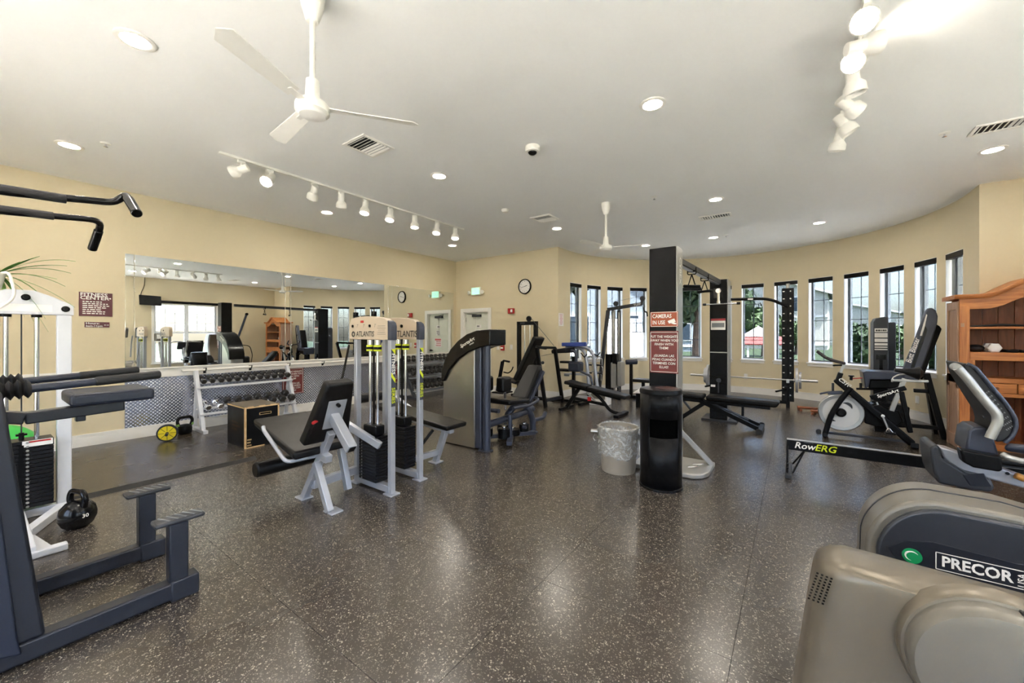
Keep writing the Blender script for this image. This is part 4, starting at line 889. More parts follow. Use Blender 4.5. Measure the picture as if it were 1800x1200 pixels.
yc = 1.69
t.p('seat', MB().hexa([(-3.82,1.46,.60), (-3.10,1.46,.43), (-3.10,1.92,.43), (-3.82,1.92,.60), (-3.84,1.455,.66), (-3.10,1.455,.494), (-3.10,1.925,.494), (-3.84,1.925,.66)]), M['vinylblack'], .02, seg=4)
b = t.p('backrest', MB().hexa([(-3.13,1.50,.57), (-3.045,1.50,.535), (-3.045,1.88,.535), (-3.13,1.88,.57), (-2.91,1.58,1.055), (-2.83,1.58,1.02), (-2.83,1.80,1.02), (-2.91,1.80,1.055)]), M['vinylblack'], .022, seg=4)
e = V((.215,0,.485)).normalized(); bo = V((-3.045,yc,.535))+V((.006,0,-.002))
t.p('back_plate', MB().box(bo+e*.26, (.008, .15, .25), m=Matrix.Rotation(math.atan2(.215,.485), 3, 'Y')), M['silver'], .003, parent=b)
t.p('knob', MB().cyl(bo+e*.35, bo+e*.35+V((.03,0,-.012)), .014), M['black'], .003, parent=b)
t.p('red_pin', MB().cyl((-2.99,1.60,.74), (-2.94,1.52,.73), .012), M['red'], .003)
t.p('adjuster_tube', MB().bar((-2.98,yc,.78), (-2.70,yc,.535), .07, .07), M['silver'], .006); t.p('tube_end', MB().bar((-2.702,yc,.537), (-2.697,yc,.533), .05, .05), M['black'], 0)
t.p('frame_leg', MB().bar((-2.985,yc,.62), (-3.405,yc,.01), .055, .055), M['silver'], .005); t.p('frame_leg', MB().bar((-3.16,yc-.03,.36), (-2.955,yc-.03,.01), .05, .055), M['silver'], .005)
for x in (-3.413, -2.955): t.p('foot_plate', MB().box((x, yc, .006), (.12,.10,.012)), M['silver'], .002)
t.p('base_beam', MB().bar((-3.28,yc,.14), (-3.34,2.14,.13), .055, .07), M['silver'], .005)
t.p('seat_frame', MB().bar((-3.78,yc,.56), (-3.02,yc,.40), .06, .06), M['silver'], .005)
t.p('cam', MB().lathe([(.001,-.01), (.16,-.01), (.16,.01), (.001,.01)], (-3.42,2.00,.66), (0,1,0), 28), M['header'], .003)
t.p('lever_arm', MB().bar((-3.42,1.98,.62), (-3.70,1.98,.27), .05, .05), M['silver'], .005)
t.p('rear_strut', MB().bar((-3.25,1.95,.62), (-2.95,2.12,.42), .05, .06), M['silver'], .005); t.p('rear_strut', MB().bar((-3.4,1.98,.55), (-3.22,1.98,.02), .05, .06), M['silver'], .005)
t.p('roller_pad', MB().lathe([(.001,0), (.055,0), (.066,.012), (.066,.55), (.055,.56), (.001,.56)], (-3.70,1.42,.25), (0,1,0), 26), M['vinylblack'], 0)
t.p('handle', MB().tube([(-3.60,1.445,.63), (-3.575,1.44,.60), (-3.186,1.44,.41), (-3.186,1.70,.40)], .015, 12, .05), M['silver'], 0)
t.p('belt', MB().bar((-3.40,2.10,1.30), (-3.45,2.02,.80), .03, .004), M['black'], 0)
t = T('leg_curl', 'silver leg curl machine with flat black bench behind the leg extension', 'gym machine', (-3.2, 2.8, 0))
atlas_tower(t, -3.46, -2.93, 2.55, None, None, 14, None, logo=False)
t.p('bench_pad', MB().hexa([(-4.15,2.86,.50), (-2.88,2.86,.405), (-2.88,3.16,.405), (-4.15,3.16,.50), (-4.15,2.86,.555), (-2.87,2.86,.455), (-2.87,3.16,.455), (-4.15,3.16,.555)]), M['vinylblack'], .018, seg=4)
t.p('bench_beam', MB().bar((-4.1,3.01,.46), (-2.95,3.01,.375), .07, .06), M['silver'], .005)
t.p('frame_leg', MB().bar((-3.03,3.0,.39), (-3.19,3.0,.01), .055, .06), M['silver'], .005); t.p('frame_leg', MB().bar((-3.95,3.0,.45), (-4.05,3.0,.01), .055, .06), M['silver'], .005)
for x in (-3.19, -4.05): t.p('foot_plate', MB().box((x,3.0,.006), (.12,.12,.012)), M['silver'], .002)
t.p('base_beam', MB().bar((-3.15,2.98,.12), (-3.2,2.57,.11), .05, .06), M['silver'], .005)
t.p('grip', MB().bar((-3.10,2.88,.39), (-3.16,2.78,.25), .025, .03), M['black'], .006)
t.p('roller_pad', MB().lathe([(.001,0), (.05,0), (.06,.01), (.06,.42), (.05,.43), (.001,.43)], (-4.28,2.78,.62), (0,1,0), 22), M['vinylblack'], 0); t.p('lever_arm', MB().bar((-4.28,3.23,.62), (-3.7,3.2,.42), .05, .05), M['silver'], .005)
# --- silver shrouded inner thigh machine
ys = 3.60; t = T('thigh_machine', 'brushed steel shrouded thigh machine with black seat', 'gym machine', (-3.2, 4.1, 0))
t.p('shroud', MB().prism([Y(u,v,ys) for u, v in ((779,776),(834,788),(834,611),(812,623),(792,643),(779,664))], (0,.26,0)), M['steel'], .01)
cp = t.p('top_cap', MB().prism([Y(u,v,ys-.03) for u, v in ((775,668),(775.5,650),(781,632),(791,614),(804,599),(820,587),(837,580.5),(861,578.5),(861,607),(842,611),(822,619),(804,632),(789,650),(780,670))], (0,.32,0)), M['blackgloss'], .012, seg=3)
o = Y(821, 602, ys-.032); ex = (Y(836,593,ys)-Y(808,610,ys)).normalized(); ey = V((0,-1,0)).cross(ex); ey = ex.cross(V((0,1,0)))*-1
t.p('lettering', MB().text('SportsArt', o, ex, V((-ex.z,0,ex.x)), .062, bold=.012, shear=.2), M['ink'], 0, parent=cp)
t.p('lettering', MB().text('FITNESS', Y(829, 604, ys-.032), ex, V((-ex.z,0,ex.x)), .022, bold=.005, shear=.2), M['ink'], 0, parent=cp)
a = Y(840.5, 700, ys); t.p('post', MB().box((a.x, ys+.05, .68), (.10,.12,1.32)), M['slate'], .02, seg=3)
a = Y(853, 700, ys); t.p('post', MB().cyl((a.x, ys+.03, .0), (a.x, ys+.03, 1.34), .044, n=22), M['slate'], 0); t.p('base_plate', MB().box((a.x-.02, ys+.03, .008), (.14,.12,.016)), M['slate'], .003)
t.p('oval_badge', MB().ball((a.x+.02, ys-.008, 1.27), (.03,.012,.014), 14, 8), M['ink'], 0)
xc = -3.1
t.p('main_beam', MB().tube([(xc+.05,3.64,.29), (xc,4.55,.29), (xc+.03,4.78,.33)], .045, 16, .1), M['slate'], 0)
t.p('rear_arch', MB().tube([(xc-.06,4.28,.30), (xc-.04,4.42,.42), (xc+.02,4.62,.40), (xc+.07,4.72,.20), (xc+.07,4.72,.0)], .045, 16, .14), M['slate'], 0); t.p('foot_plate', MB().cyl((xc+.07,4.72,0), (xc+.07,4.72,.015), .07), M['slate'], .003)
t.p('tail_tube', MB().tube([(xc+.07,4.70,.17), (xc+.1,4.95,.17), (xc+.1,5.02,.24)], .03, 12, .05), M['slate'], 0)
t.p('seat', MB().hexa([(xc-.22,3.98,.50), (xc+.20,3.98,.50), (xc+.20,4.46,.47), (xc-.22,4.46,.47), (xc-.22,3.98,.57), (xc+.20,3.98,.57), (xc+.20,4.46,.53), (xc-.22,4.46,.53)]), M['vinylblack'], .025, seg=4)
t.p('seat_tray', MB().tube([(xc+.24,4.0,.47), (xc+.26,4.35,.46), (xc+.25,4.60,.50), (xc+.1,4.66,.52)], .02, 10, .06), M['slate'], 0)
t.p('backrest', MB().hexa([(xc-.10,4.40,.52), (xc+.16,4.40,.52), (xc+.16,4.48,.49), (xc-.10,4.48,.49), (xc-.07,4.80,.96), (xc+.14,4.80,.96), (xc+.14,4.89,.93), (xc-.07,4.89,.93)]), M['vinylblack'], .03, seg=4)
t.p('back_frame', MB().bar((xc+.12,4.53,.46), (xc+.12,4.90,.86), .07, .05), M['slate'], .008)
for s, yy in ((-1, 4.02), (1, 4.10)):
    k = t.p('knee_pad', MB().box((xc-.10+s*.12, yy, .745), (.13,.20,.20)), M['vinylblack'], .035, seg=4)
    t.p('pad_stem', MB().cyl((xc-.10+s*.12, yy+.02, .66), (xc-.10+s*.10, yy+.06, .40), .016), M['chrome'], 0, parent=k)
t.p('cross_tube', MB().cyl((xc-.35,3.95,.42), (xc+.05,3.95,.42), .028), M['slate'], 0)
for dx, dy, r, h in ((-.2,4.0,.09,.10), (.06,4.05,.08,.13), (.05,4.25,.10,.08), (-.15,4.35,.11,.10), (.12,4.42,.07,.12)): t.p('cam', MB().cyl((xc+dx,dy,.06), (xc+dx,dy,.06+h), r, n=18), M['black'], .006); t.p('cam_cap', MB().cyl((xc+dx,dy,.06+h), (xc+dx,dy,.085+h), .028, n=12), M['chrome'], .003)
t.p('range_arm', MB().bar((xc-.3,3.85,.05), (xc+.25,4.5,.07), .07, .05), M['slate'], .006); t.p('range_arm', MB().bar((xc+.25,3.9,.05), (xc-.2,4.6,.07), .07, .05), M['slate'], .006)
t.p('foot_peg', MB().cyl((xc+.25,4.2,.2), (xc+.30,4.2,.2), .02).cyl((xc+.12,4.1,.02), (xc+.12,4.1,.36), .028), M['slate'], 0)
# --- black cable machine against the end wall
y = 7.22; t = T('cable_row_machine', 'black cable machine with tall back pad against the end wall', 'gym machine', (-4.5, 6.8, 0))
xa, xb = -5.0, -4.56
for x in (xa, xb): t.p('post', MB().box((x, y, .84), (.07,.09,1.68)), M['black'], .006)
t.p('top_beam', MB().box(((xa+xb)/2, y, 1.64), (xb-xa, .09, .08)), M['black'], .006); t.p('pulley', MB().lathe([(.001,-.02), (.06,-.02), (.05,0), (.06,.02), (.001,.02)], ((xa+xb)/2+.04, y, 1.74), (0,1,0), 20).box(((xa+xb)/2+.04,y,1.72), (.05,.06,.12)), M['black'], .003)
for s in (-1, 1): t.p('guide_rod', MB().cyl(((xa+xb)/2+s*.07, y, .1), ((xa+xb)/2+s*.07, y, 1.6), .011), M['chrome'], 0)
stack(t, (xa+xb)/2, y, .30, .16, .08, .78, 14)
t.p('name_plate', MB().box((xa+.12, y-.048, 1.645), (.12,.002,.03)), M['dgrey'], 0)
xf = -3.85; A = [(xf,6.45,0), (xf,6.13,1.16), (xf,6.80,1.13), (xf,7.12,0)]
t.p('side_leg', MB().bar(A[0], A[1], .06, .06), M['black'], .006); t.p('side_leg', MB().bar(A[3], A[2], .06, .06), M['black'], .006)
t.p('side_top', MB().bar(A[1], A[2], .06, .05), M['black'], .006); t.p('side_base', MB().bar((xf,6.43,.14), (xf,7.06,.12), .05, .06), M['blue'], .006)
t.p('base_beam', MB().bar((xf,6.75,.10), (-5.0,6.95,.08), .07, .06), M['black'], .005); t.p('base_beam', MB().bar((-4.72,6.9,.05), (-4.72,7.22,.05), .06,.07), M['black'], .005)
t.p('backrest', MB().hexa([(-4.69,6.52,.48), (-4.60,6.52,.44), (-4.60,6.88,.44), (-4.69,6.88,.48), (-4.20,6.52,1.36), (-4.11,6.52,1.32), (-4.11,6.88,1.32), (-4.20,6.88,1.36)]), M['vinylblack'], .03, seg=4)
t.p('back_strut', MB().bar((-4.25,6.7,1.15), (xf,6.45,1.13), .05, .05), M['black'], .005)
t.p('seat', MB().hexa([(-4.98,6.55,.43), (-4.62,6.55,.37), (-4.62,6.85,.37), (-4.98,6.85,.43), (-4.98,6.55,.48), (-4.62,6.55,.42), (-4.62,6.85,.42), (-4.98,6.85,.48)]), M['vinylblack'], .02, seg=3)
t.p('front_post', MB().bar((-5.02,6.45,.22), (-4.88,6.45,.84), .05, .06), M['black'], .006); t.p('hand_grip', MB().tube([(-4.88,6.45,.80), (-4.86,6.44,.86), (-4.70,6.44,.84)], .02, 10, .03), M['black'], 0); t.p('cup_hook', MB().tube([(-4.86,6.46,.62), (-4.75,6.46,.60), (-4.66,6.46,.66), (-4.62,6.46,.74)], .013, 8, .04), M['black'], 0)
t.p('foot_platform', MB().box((-5.0,6.6,.18), (.30,.34,.03)), M['black'], .005)
t.p('cable', MB().cyl(((xa+xb)/2+.06,y-.02,1.80), (-3.87,6.80,1.17), .005, n=6), M['dgrey'], 0); t.p('cable', MB().cyl((xf,6.75,1.02), (-4.35,7.1,.94), .004, n=6), M['dgrey'], 0)
t.p('cable_stop', MB().ball((-4.30,7.08,.80), .035, 10, 8), M['dgrey'], 0)
# --- curl bench with arm pad
bx, by = -3.66, 7.24; t = T('curl_bench', 'black curl machine with tilted arm pad and chest pad', 'gym machine', (bx, by, 0))
t.p('post', MB().box((bx, by, .47), (.06,.06,.94)), M['black'], .006); t.p('base', MB().box((bx-.1, by, .03), (.75,.08,.05)), M['black'], .006); t.p('base_foot', MB().box((bx+.25, by, .03), (.07,.5,.05)), M['black'], .006)
t.p('arm_pad', MB().hexa([(bx-.42,by-.2,1.00), (bx-.06,by-.2,1.02), (bx-.06,by+.2,1.02), (bx-.42,by+.2,1.00), (bx-.42,by-.2,1.08), (bx-.06,by-.2,1.13), (bx-.06,by+.2,1.13), (bx-.42,by+.2,1.08)]), M['vinylblack'], .03, seg=4)
t.p('gooseneck', MB().tube([(bx-.1,by,1.06), (bx+.04,by,1.06), (bx+.06,by,.92), (bx+.05,by,.7)], .03, 12, .08), M['slate'], 0)
cpd = t.p('chest_pad', MB().box((bx+.08, by-.06, .745), (.26,.22,.20)), M['navyvinyl'], .04, seg=4); t.p('pad_bracket', MB().box((bx-.13, by-.06, .83), (.22,.20,.04)).box((bx-.17, by-.06, .665), (.28,.20,.05)), M['black'], .012)
t.p('handle', MB().tube([(bx+.2,by-.1,.66), (bx+.42,by-.1,.58), (bx+.46,by-.1,.40)], .022, 10, .05), M['slate'], 0)
t.p('knob', MB().cyl((bx-.16,by-.1,.56), (bx-.05,by-.1,.56), .018), M['grey'], .003)
# --- silver curved frame with blue top pad
bx, by = -3.62, 7.50; t = T('leg_raise_stand', 'silver curved tube stand with a blue top pad', 'gym machine', (bx+.2, by, 0))
t.p('top_pad', MB().hexa([Y(987,602,by-.22), Y(1030,601,by-.22), Y(1032,601,by+.06), Y(996,602,by+.06), Y(987,608.5,by-.22), Y(1030,608.5,by-.22), Y(1032,608.5,by+.06), Y(996,608.5,by+.06)]), M['bluepad'], .012, seg=3)
for k, (pts) in enumerate(([(995,610),(1018,610.5),(1028,618),(1032,640),(1036,690)], [(1020,609),(1034,612),(1043,622),(1046,650),(1052,690)])):
    t.p('curved_tube', MB().tube([Y(u,v,by+k*.18) for u, v in pts], .034, 12, .2), M['silver'], 0)
t.p('cross_plate', MB().box(Y(1014,657,by), (.46,.3,.02)), M['silver'], .003); t.p('base_beam', MB().box((bx+.12,by+.1,.04), (.62,.4,.06)), M['silver'], .005)
t.p('hook', MB().tube([Y(1021,620,by-.05), Y(1027,628,by-.05), Y(1032,622,by-.05)], .011, 8, .02), M['black'], 0); t.p('hook', MB().tube([Y(1045,622,by-.05), Y(1050,626,by-.05), Y(1055,619,by-.05)], .011, 8, .02), M['black'], 0)
t = T('storage_bin', 'white box with red edge standing behind the incline bench', 'box', (-3.15,7.35,0)); t.p('carton', MB().box((-3.15,7.4,.13), (.36,.25,.26)), M['paper'], .004); t.p('print', MB().box((-3.15,7.274,.17), (.30,.002,.10)), M['taupe'], 0); t.p('red_stripe', MB().box((-3.15,7.273,.245), (.36,.002,.025)), M['red'], 0)
# --- high pulley tower before the bay
y = 8.55; q = lambda u, v, d=0: Y(u, v, y+d)
t = T('pulldown_tower', 'dark cable pulldown tower with leaning front leg before the bay', 'gym machine', (q(1085,690).x, y, 0))
t.p('front_leg', MB().bar(q(1069,545), V((q(1052,690).x, y, 0)), .08, .07, up=(1,0,0)), M['dgrey'], .006)
for u in (1074, 1084): a = q(u, 600); t.p('post', MB().box((a.x, y+.15, .98), (.075,.07,1.93)), M['pewter'] if u == 1074 else M['dgrey'], .006)
for u in (1078, 1088): a = q(u, 600, .1); t.p('guide_rod', MB().cyl((a.x, y+.1, .1), (a.x, y+.1, 1.9), .011), M['chrome'], 0)
tb = t.p('top_beam', MB().bar(q(1068,544), q(1128,534), .07, .075), M['dgrey'], .006)
ex = (q(1128,534)-q(1068,544)).normalized(); t.p('lettering', MB().text('TUFF', q(1120,535.3,-.038), ex, V((-ex.z,0,ex.x)), .07, bold=.012), M['paper'], 0, parent=tb)
for u, v in ((1082.5,533.5), (1129.5,524.5)): p_ = q(u, v); t.p('pulley', MB().lathe([(.001,-.02), (.055,-.02), (.046,0), (.055,.02), (.001,.02)], p_, (0,1,0), 22), M['dgrey'], 0)
t.p('pulley_arm', MB().bar(q(1127,536), q(1130,524), .05, .04, up=(0,1,0)), M['dgrey'], .004)
t.p('cable', MB().cyl(q(1084,529.5), q(1127,520.5), .004, n=6).cyl(q(1133,526), q(1134,540), .004, n=6), M['grey'], 0)
t.p('pull_handle', MB().tube([q(1131,540), q(1133,548), q(1137,548), q(1138,556)], .016, 8, .03), M['black'], 0)
for u0, u1, v0, v1, m in ((1064,1073,622,688,'black'), (1073.5,1082.5,637,682,'pewter'), (1085,1091.5,636,679,'pewter'), (1076,1084,621,640,'black')):
    a, b = q(u0, v0, -.05), q(u1, v1, -.05); t.p('stack_shroud', MB().mm((a.x, y-.05, max(b.z,.02)), (b.x, y+.2, a.z)), M[m], .008)
t.p('base_beam', MB().bar(V((q(1052,690).x,y,.035)), V((q(1160,690).x,y-.1,.035)), .09, .07), M['black'], .005)
a = q(1109.5, 680, -.1); t.p('roller_post', MB().box((a.x, y-.1, .42), (.06,.06,.74)), M['black'], .005); t.p('thigh_roller', MB().cyl((a.x-.10, y-.16, .79), (a.x+.11, y-.03, .80), .055, n=18), M['navyvinyl'], .015, seg=3)
a = q(1129, 668, -.12); t.p('seat', MB().box((a.x+.02, y-.15, a.z), (.36,.30,.065)), M['vinylblack'], .02, seg=3); t.p('seat_post', MB().box((a.x+.02, y-.12, a.z/2), (.06,.06,a.z)), M['black'], .005)
a = Z(1130, 688, .30); t.p('step_box', MB().mm((a.x-.10,a.y-.12,0), (a.x+.27,a.y+.12,.27)), M['black'], .01)
t = T('handle_rack', 'small black rack of chrome cable handles beside the pulldown tower', 'rack', (q(1045,690).x, y-.25, 0)); c = q(1045, 660, -.25)
t.p('pole', MB().cyl((c.x,y-.25,0), (c.x,y-.25,.95), .02), M['dgrey'], 0); t.p('base', MB().cyl((c.x,y-.25,0), (c.x,y-.25,.03), .17, n=20), M['black'], .004)
for i, z in enumerate((.90,.72,.55)): t.p('peg', MB().cyl((c.x-.16,y-.25,z), (c.x+.16,y-.25,z), .008, n=8), M['chrome'], 0)
labs = ['chrome cable handle hanging highest on the left of the handle rack', 'chrome cable handle hanging highest on the right of the handle rack', 'chrome cable handle hanging at middle left of the handle rack', 'chrome cable handle hanging at middle right of the handle rack', 'chrome cable handle hanging lowest on the handle rack']
for i, (dx, z) in enumerate(((-.12,.90), (.12,.90), (-.12,.72), (.13,.72), (.10,.55))):
    h = T('cable_stirrup', labs[i], 'cable handle', (c.x+dx, y-.27, z-.25), 'chrome cable handles'); o = V((c.x+dx, y-.27, z))
    h.p('stirrup', MB().tube([o+V((0,0,.0)), o+V((-.07,0,-.05)), o+V((-.07,0,-.2)), o+V((.07,0,-.2)), o+V((.07,0,-.05)), o], .008, 8, .02), M['chrome'], 0); h.p('grip', MB().cyl(o+V((-.06,0,-.2)), o+V((.06,0,-.2)), .016, n=12), M['rubber'], .003)
a = Z(1130, 688, .30); one('towel', 'white folded towel lying by the pulldown seat', 'towel', MB().hexa([a+V(p_) for p_ in ((-.17,-.14,-.03), (.30,-.14,-.03), (.30,.14,-.03), (-.17,.14,-.03), (-.02,-.12,.075), (.30,-.14,.08), (.30,.14,.08), (-.02,.12,.075))]), M['paper'], (a.x, a.y, .27), bevel=.03, seg=4)
# --- incline bench
def bench_mat(): return M['vinylblack']
y = 6.55; t = T('incline_bench', 'black adjustable bench set low left of the sign tower', 'bench', (-2.9, y, 0))
P0, P1 = V((-3.43,y,.545)), V((-2.28,y,.36)); ex = (P1-P0).normalized(); up = V((-ex.z,0,ex.x))
for a, b in ((0, .38), (.40, 1.0)):
    A, B = P0.lerp(P1, a), P0.lerp(P1, b); t.p('pad', MB().hexa([A+V((0,-.15,0))-up*.06, B+V((0,-.13,0))-up*.06, B+V((0,.13,0))-up*.06, A+V((0,.15,0))-up*.06, A+V((0,-.15,0)), B+V((0,-.13,0)), B+V((0,.13,0)), A+V((0,.15,0))]), M['vinylblack'], .018, seg=4)
t.p('pad_beam', MB().bar(P0+ex*.05-up*.09, P1-ex*.12-up*.09, .06, .05), M['black'], .005)
t.p('rear_leg', MB().bar((-3.18,y,.44), (-3.46,y,.03), .06, .06), M['black'], .006); t.p('rear_foot', MB().box((-3.46,y,.03), (.06,.52,.05)), M['black'], .008)
t.p('front_leg', MB().tube([(-3.02,y,.42), (-2.78,y,.27), (-2.60,y,.05), (-2.40,y,.03)], .028, 12, .1), M['black'], 0); t.p('front_foot', MB().box((-2.40,y-.02,.03), (.09,.52,.05)), M['black'], .01)
t.p('cross_bar', MB().bar((-3.30,y,.22), (-2.68,y,.16), .05, .05), M['black'], .005); t.p('ladder_bar', MB().bar((-3.05,y,.36), (-2.86,y,.18), .03, .03), M['pewter'], .004); t.p('red_sticker', MB().box((-2.98,y-.04,.24), (.07,.01,.07)), M['red'], .003)
# ================================================================== SIGN TOWER, BIN, BUCKET
x0, x1, y0, y1 = -1.245, -.965, 4.20, 4.46
t = T('cable_tower', 'black cable crossover tower carrying the two maroon signs', 'gym machine', ((x0+x1)/2, (y0+y1)/2, 0))
t.p('column', MB().mm((x0, y0+.02, .03), (x1-.012, y1, 2.30)), M['black'], .01, seg=3); t.p('side_panel', MB().mm((x1-.014, y0+.012, .03), (x1, y1-.005, 2.30)), M['pewter'], .008, seg=3)
t.p('front_panel', MB().mm((x0+.004, y0, .05), (x1-.012, y0+.03, 2.296)), M['black'], .004)
t.p('lettering', MB().text('CYBEX', (x1+.0015, y0+.14, 2.06), (0,0,-1), (0,1,0), .115, bold=.02, sx=.8), M['ink'], 0)
t.p('warning_label', MB().box((x1+.001, y0+.18, .33), (.002,.10,.06)), M['paper'], 0)
t.p('base_plate', MB().prism([(x0-.14,4.08,0), (-.80,4.08,0), (-.72,4.14,0), (-.68,4.25,0), (-.68,4.62,0), (x0-.14,4.62,0)], (0,0,.05)), M['pewter'], .012)
t.p('brace', MB().bar((x1-.02,4.36,.40), (-.70,4.52,.05), .07, .05), M['pewter'], .006); t.p('brace', MB().bar((x0+.02,4.36,.40), (x0-.12,4.52,.05), .07, .05), M['pewter'], .006)
t.p('snap_hooks', MB().tube([(-.86,4.2,.075), (-.80,4.22,.085), (-.78,4.30,.075), (-.86,4.28,.065)], .006, 6, .02).tube([(-.84,4.32,.075), (-.76,4.34,.085), (-.75,4.4,.075)], .006, 6, .02), M['chrome'], 0)
t.p('low_pulley_arm', MB().bar((x0+.02,4.42,.24), (-1.78,4.42,.24), .05, .06), M['dgrey'], .005); t.p('low_pulley', MB().lathe([(.001,-.03), (.075,-.03), (.06,0), (.075,.03), (.001,.03)], (-1.86,4.42,.235), (.3,1,0), 22), M['taupe'], .003); t.p('pulley_pin', MB().cyl((-1.98,4.38,.24), (-1.90,4.40,.24), .025).tube([(-1.93,4.39,.23), (-1.96,4.38,.16), (-1.93,4.38,.13)], .006, 6, .02), M['steel'], 0)
def tsign(label, u0, v0, u1, v1, fill, mk):
    a = Y(u0, v0, y0-.004); b = Y(u1, v1, y0-.004); c = (a+b)/2; W = b.x-a.x; H = a.z-b.z; yy = y0-.0015
    s = T('tower_sign', label, 'sign', (c.x, yy, c.z)); s.p('board', MB().box((c.x, yy-.002, c.z), (W, .004, H)), M[fill], .001)
    at = lambda p, q: V((c.x+p*W, yy-.005, c.z+q*H))
    mb = MB()
    for p, q in (((-.46,.47),(.46,.47)), ((-.46,-.47),(.46,-.47)), ((-.47,-.465),(-.47,.465)), ((.47,-.465),(.47,.465))): mb.bar(at(*p), at(*q), .0012, .004, up=(0,0,1) if p[1] == q[1] else (1,0,0))
    s.p('border', mb, M['ink'], 0); mk(s, at, W, H)
def m1(s, at, W, H):
    s.p('lettering', MB().text('CAMERAS', at(-.42,.20), (1,0,0), (0,0,1), H*.36, 'LEFT', .015, sx=.78), M['ink'], 0); s.p('lettering', MB().text('IN USE', at(-.42,-.22), (1,0,0), (0,0,1), H*.36, 'LEFT', .015, sx=.78), M['ink'], 0)
    c = at(.26,-.15); mb = MB().prism([c+V((-.035,0,.005)), c+V((.03,0,.03)), c+V((.045,0,-.005)), c+V((-.02,0,-.022))], (0,-.0005,0)).prism([c+V((.0,0,-.02)), c+V((.03,0,-.03)), c+V((.05,0,-.03)), c+V((.05,0,-.018)), c+V((.02,0,-.008))], (0,-.0005,0))
    s.p('camera_picture', mb, M['ink'], 0)
tsign('rust cameras in use sign on the black tower', 1143, 548.5, 1192, 574, 'rust', m1)
def m2(s, at, W, H):
    mb = MB()
    for i, l in enumerate(WTXT):
        if l: mb.text(l, at(0, .36-i*.09), (1,0,0), (0,0,1), H*.082, 'CENTER', .009, sx=.9)
    s.p('lettering', mb, M['ink'], 0)
tsign('maroon weights reminder sign on the black tower', 1142.5, 581.5, 1192.5, 657, 'maroon', m2)
# --- round black bin
c = V((-1.005,3.755,0)); r = .182; h = .89; t = T('waste_bin', 'tall round black waste bin in front of the sign tower', 'bin', c)
va = math.atan2(-c.y, -c.x); n = 64; mb = MB(); A0, A1 = va-R(36), va+R(58); zs = [0, .475, .64, h]
inn = [];
for i in range(n):
    a, b = 2*PI*i/n, 2*PI*(i+1)/n; P = lambda q, z, rr=r: c+V((math.cos(q)*rr, math.sin(q)*rr, z)); m_ = ((a+b)/2-va+PI) % (2*PI)-PI
    for k in range(3):
        if k == 1 and -R(34) < m_ < R(52): continue
        mb.quad(P(a,zs[k]), P(b,zs[k]), P(b,zs[k+1]), P(a,zs[k+1]))
o = t.p('shell', mb, M['black'], 0); sm = o.modifiers.new('solid', 'SOLIDIFY'); sm.thickness = .006; sm.offset = -1
bm = bmesh.new(); bm.from_mesh(o.data); bmesh.ops.remove_doubles(bm, verts=bm.verts, dist=1e-5); bmesh.ops.recalc_face_normals(bm, faces=bm.faces); bm.to_mesh(o.data); bm.free()
t.p('inner_liner', MB().lathe([(.165,.02), (.165,.84)], c, n=40), mat('bin_inside', (5,5,5), .8, spec=.0), 0)
t.p('lid', MB().lathe([(.001,h+.012), (.165,h+.012), (.18,h+.008), (.187,h-.01), (.187,h-.03), (.18,h-.03)], c, n=56, cap=False), M['black'], 0)
t.p('lid_insert', MB().lathe([(.001,h+.016), (.10,h+.016), (.105,h+.012)], c+V((.05,.03,0)), n=36, cap=False), mat('brown_plastic', (72,44,40), .3), 0)
t.p('base_ring', MB().lathe([(.18,0), (.19,0), (.19,.02), (.183,.024)], c, n=56, cap=False), M['blackgloss'], 0)
# --- open ribbed bucket with a clear bag
c = V((-1.475,3.93,0)); t = T('bucket', 'grey ribbed bucket with a clear plastic bag liner', 'bucket', c)
M['bucket'] = mat('grey_translucent_plastic', (150,142,130), .5, var=.15, scale=10)
n = 60; vs_ = []; H = .45
for j, (rr, z) in enumerate(((.165,.0), (.168,.03), (.192,.42), (.20,.43), (.20,.45), (.188,.45), (.188,.43), (.16,.02))):
    for i in range(n):
        a = 2*PI*i/n; q = rr+(.0028*math.cos(a*30) if j in (1, 2) else 0); vs_.append(c+V((math.cos(a)*q, math.sin(a)*q, z)))
m_ = 8; fs = [(i*n+j, i*n+(j+1)%n, (i+1)*n+(j+1)%n, (i+1)*n+j) for i in range(m_-1) for j in range(n)]+[tuple(range(n))[::-1], tuple((m_-1)*n+j for j in range(n))]
t.p('body', MB().add(vs_, fs), M['bucket'], 0)
rnd = random.Random(5); vs_ = []; rows = 22; n = 72
for j in range(rows):
    s = j/(rows-1); z = .468-.30*max(0, s*1.25-.25) if s > .2 else .468-.10*(.2-s)/.2
    for i in range(n):
        a = 2*PI*i/n; rr = (.200-.0617*(.45-z)+.006) if s > .2 else .196-.02*(.2-s)/.2
        wv = .006*math.sin(9*a+7*s)+.005*math.sin(17*a-11*s+1)+.007*math.sin(26*s*PI+3*math.sin(2*a))+rnd.uniform(-.0015,.0015)
        zz = z+.018*math.sin(3*a+1)*s+.008*math.sin(11*a)*s
        vs_.append(c+V((math.cos(a)*(rr+abs(wv)*(1 if s > .2 else .3)), math.sin(a)*(rr+abs(wv)*(1 if s > .2 else .3)), zz)))
fs = [(i*n+j, i*n+(j+1)%n, (i+1)*n+(j+1)%n, (i+1)*n+j) for i in range(rows-1) for j in range(n)]
t.p('bag_liner', MB().add(vs_, fs), M['liner'], 0)
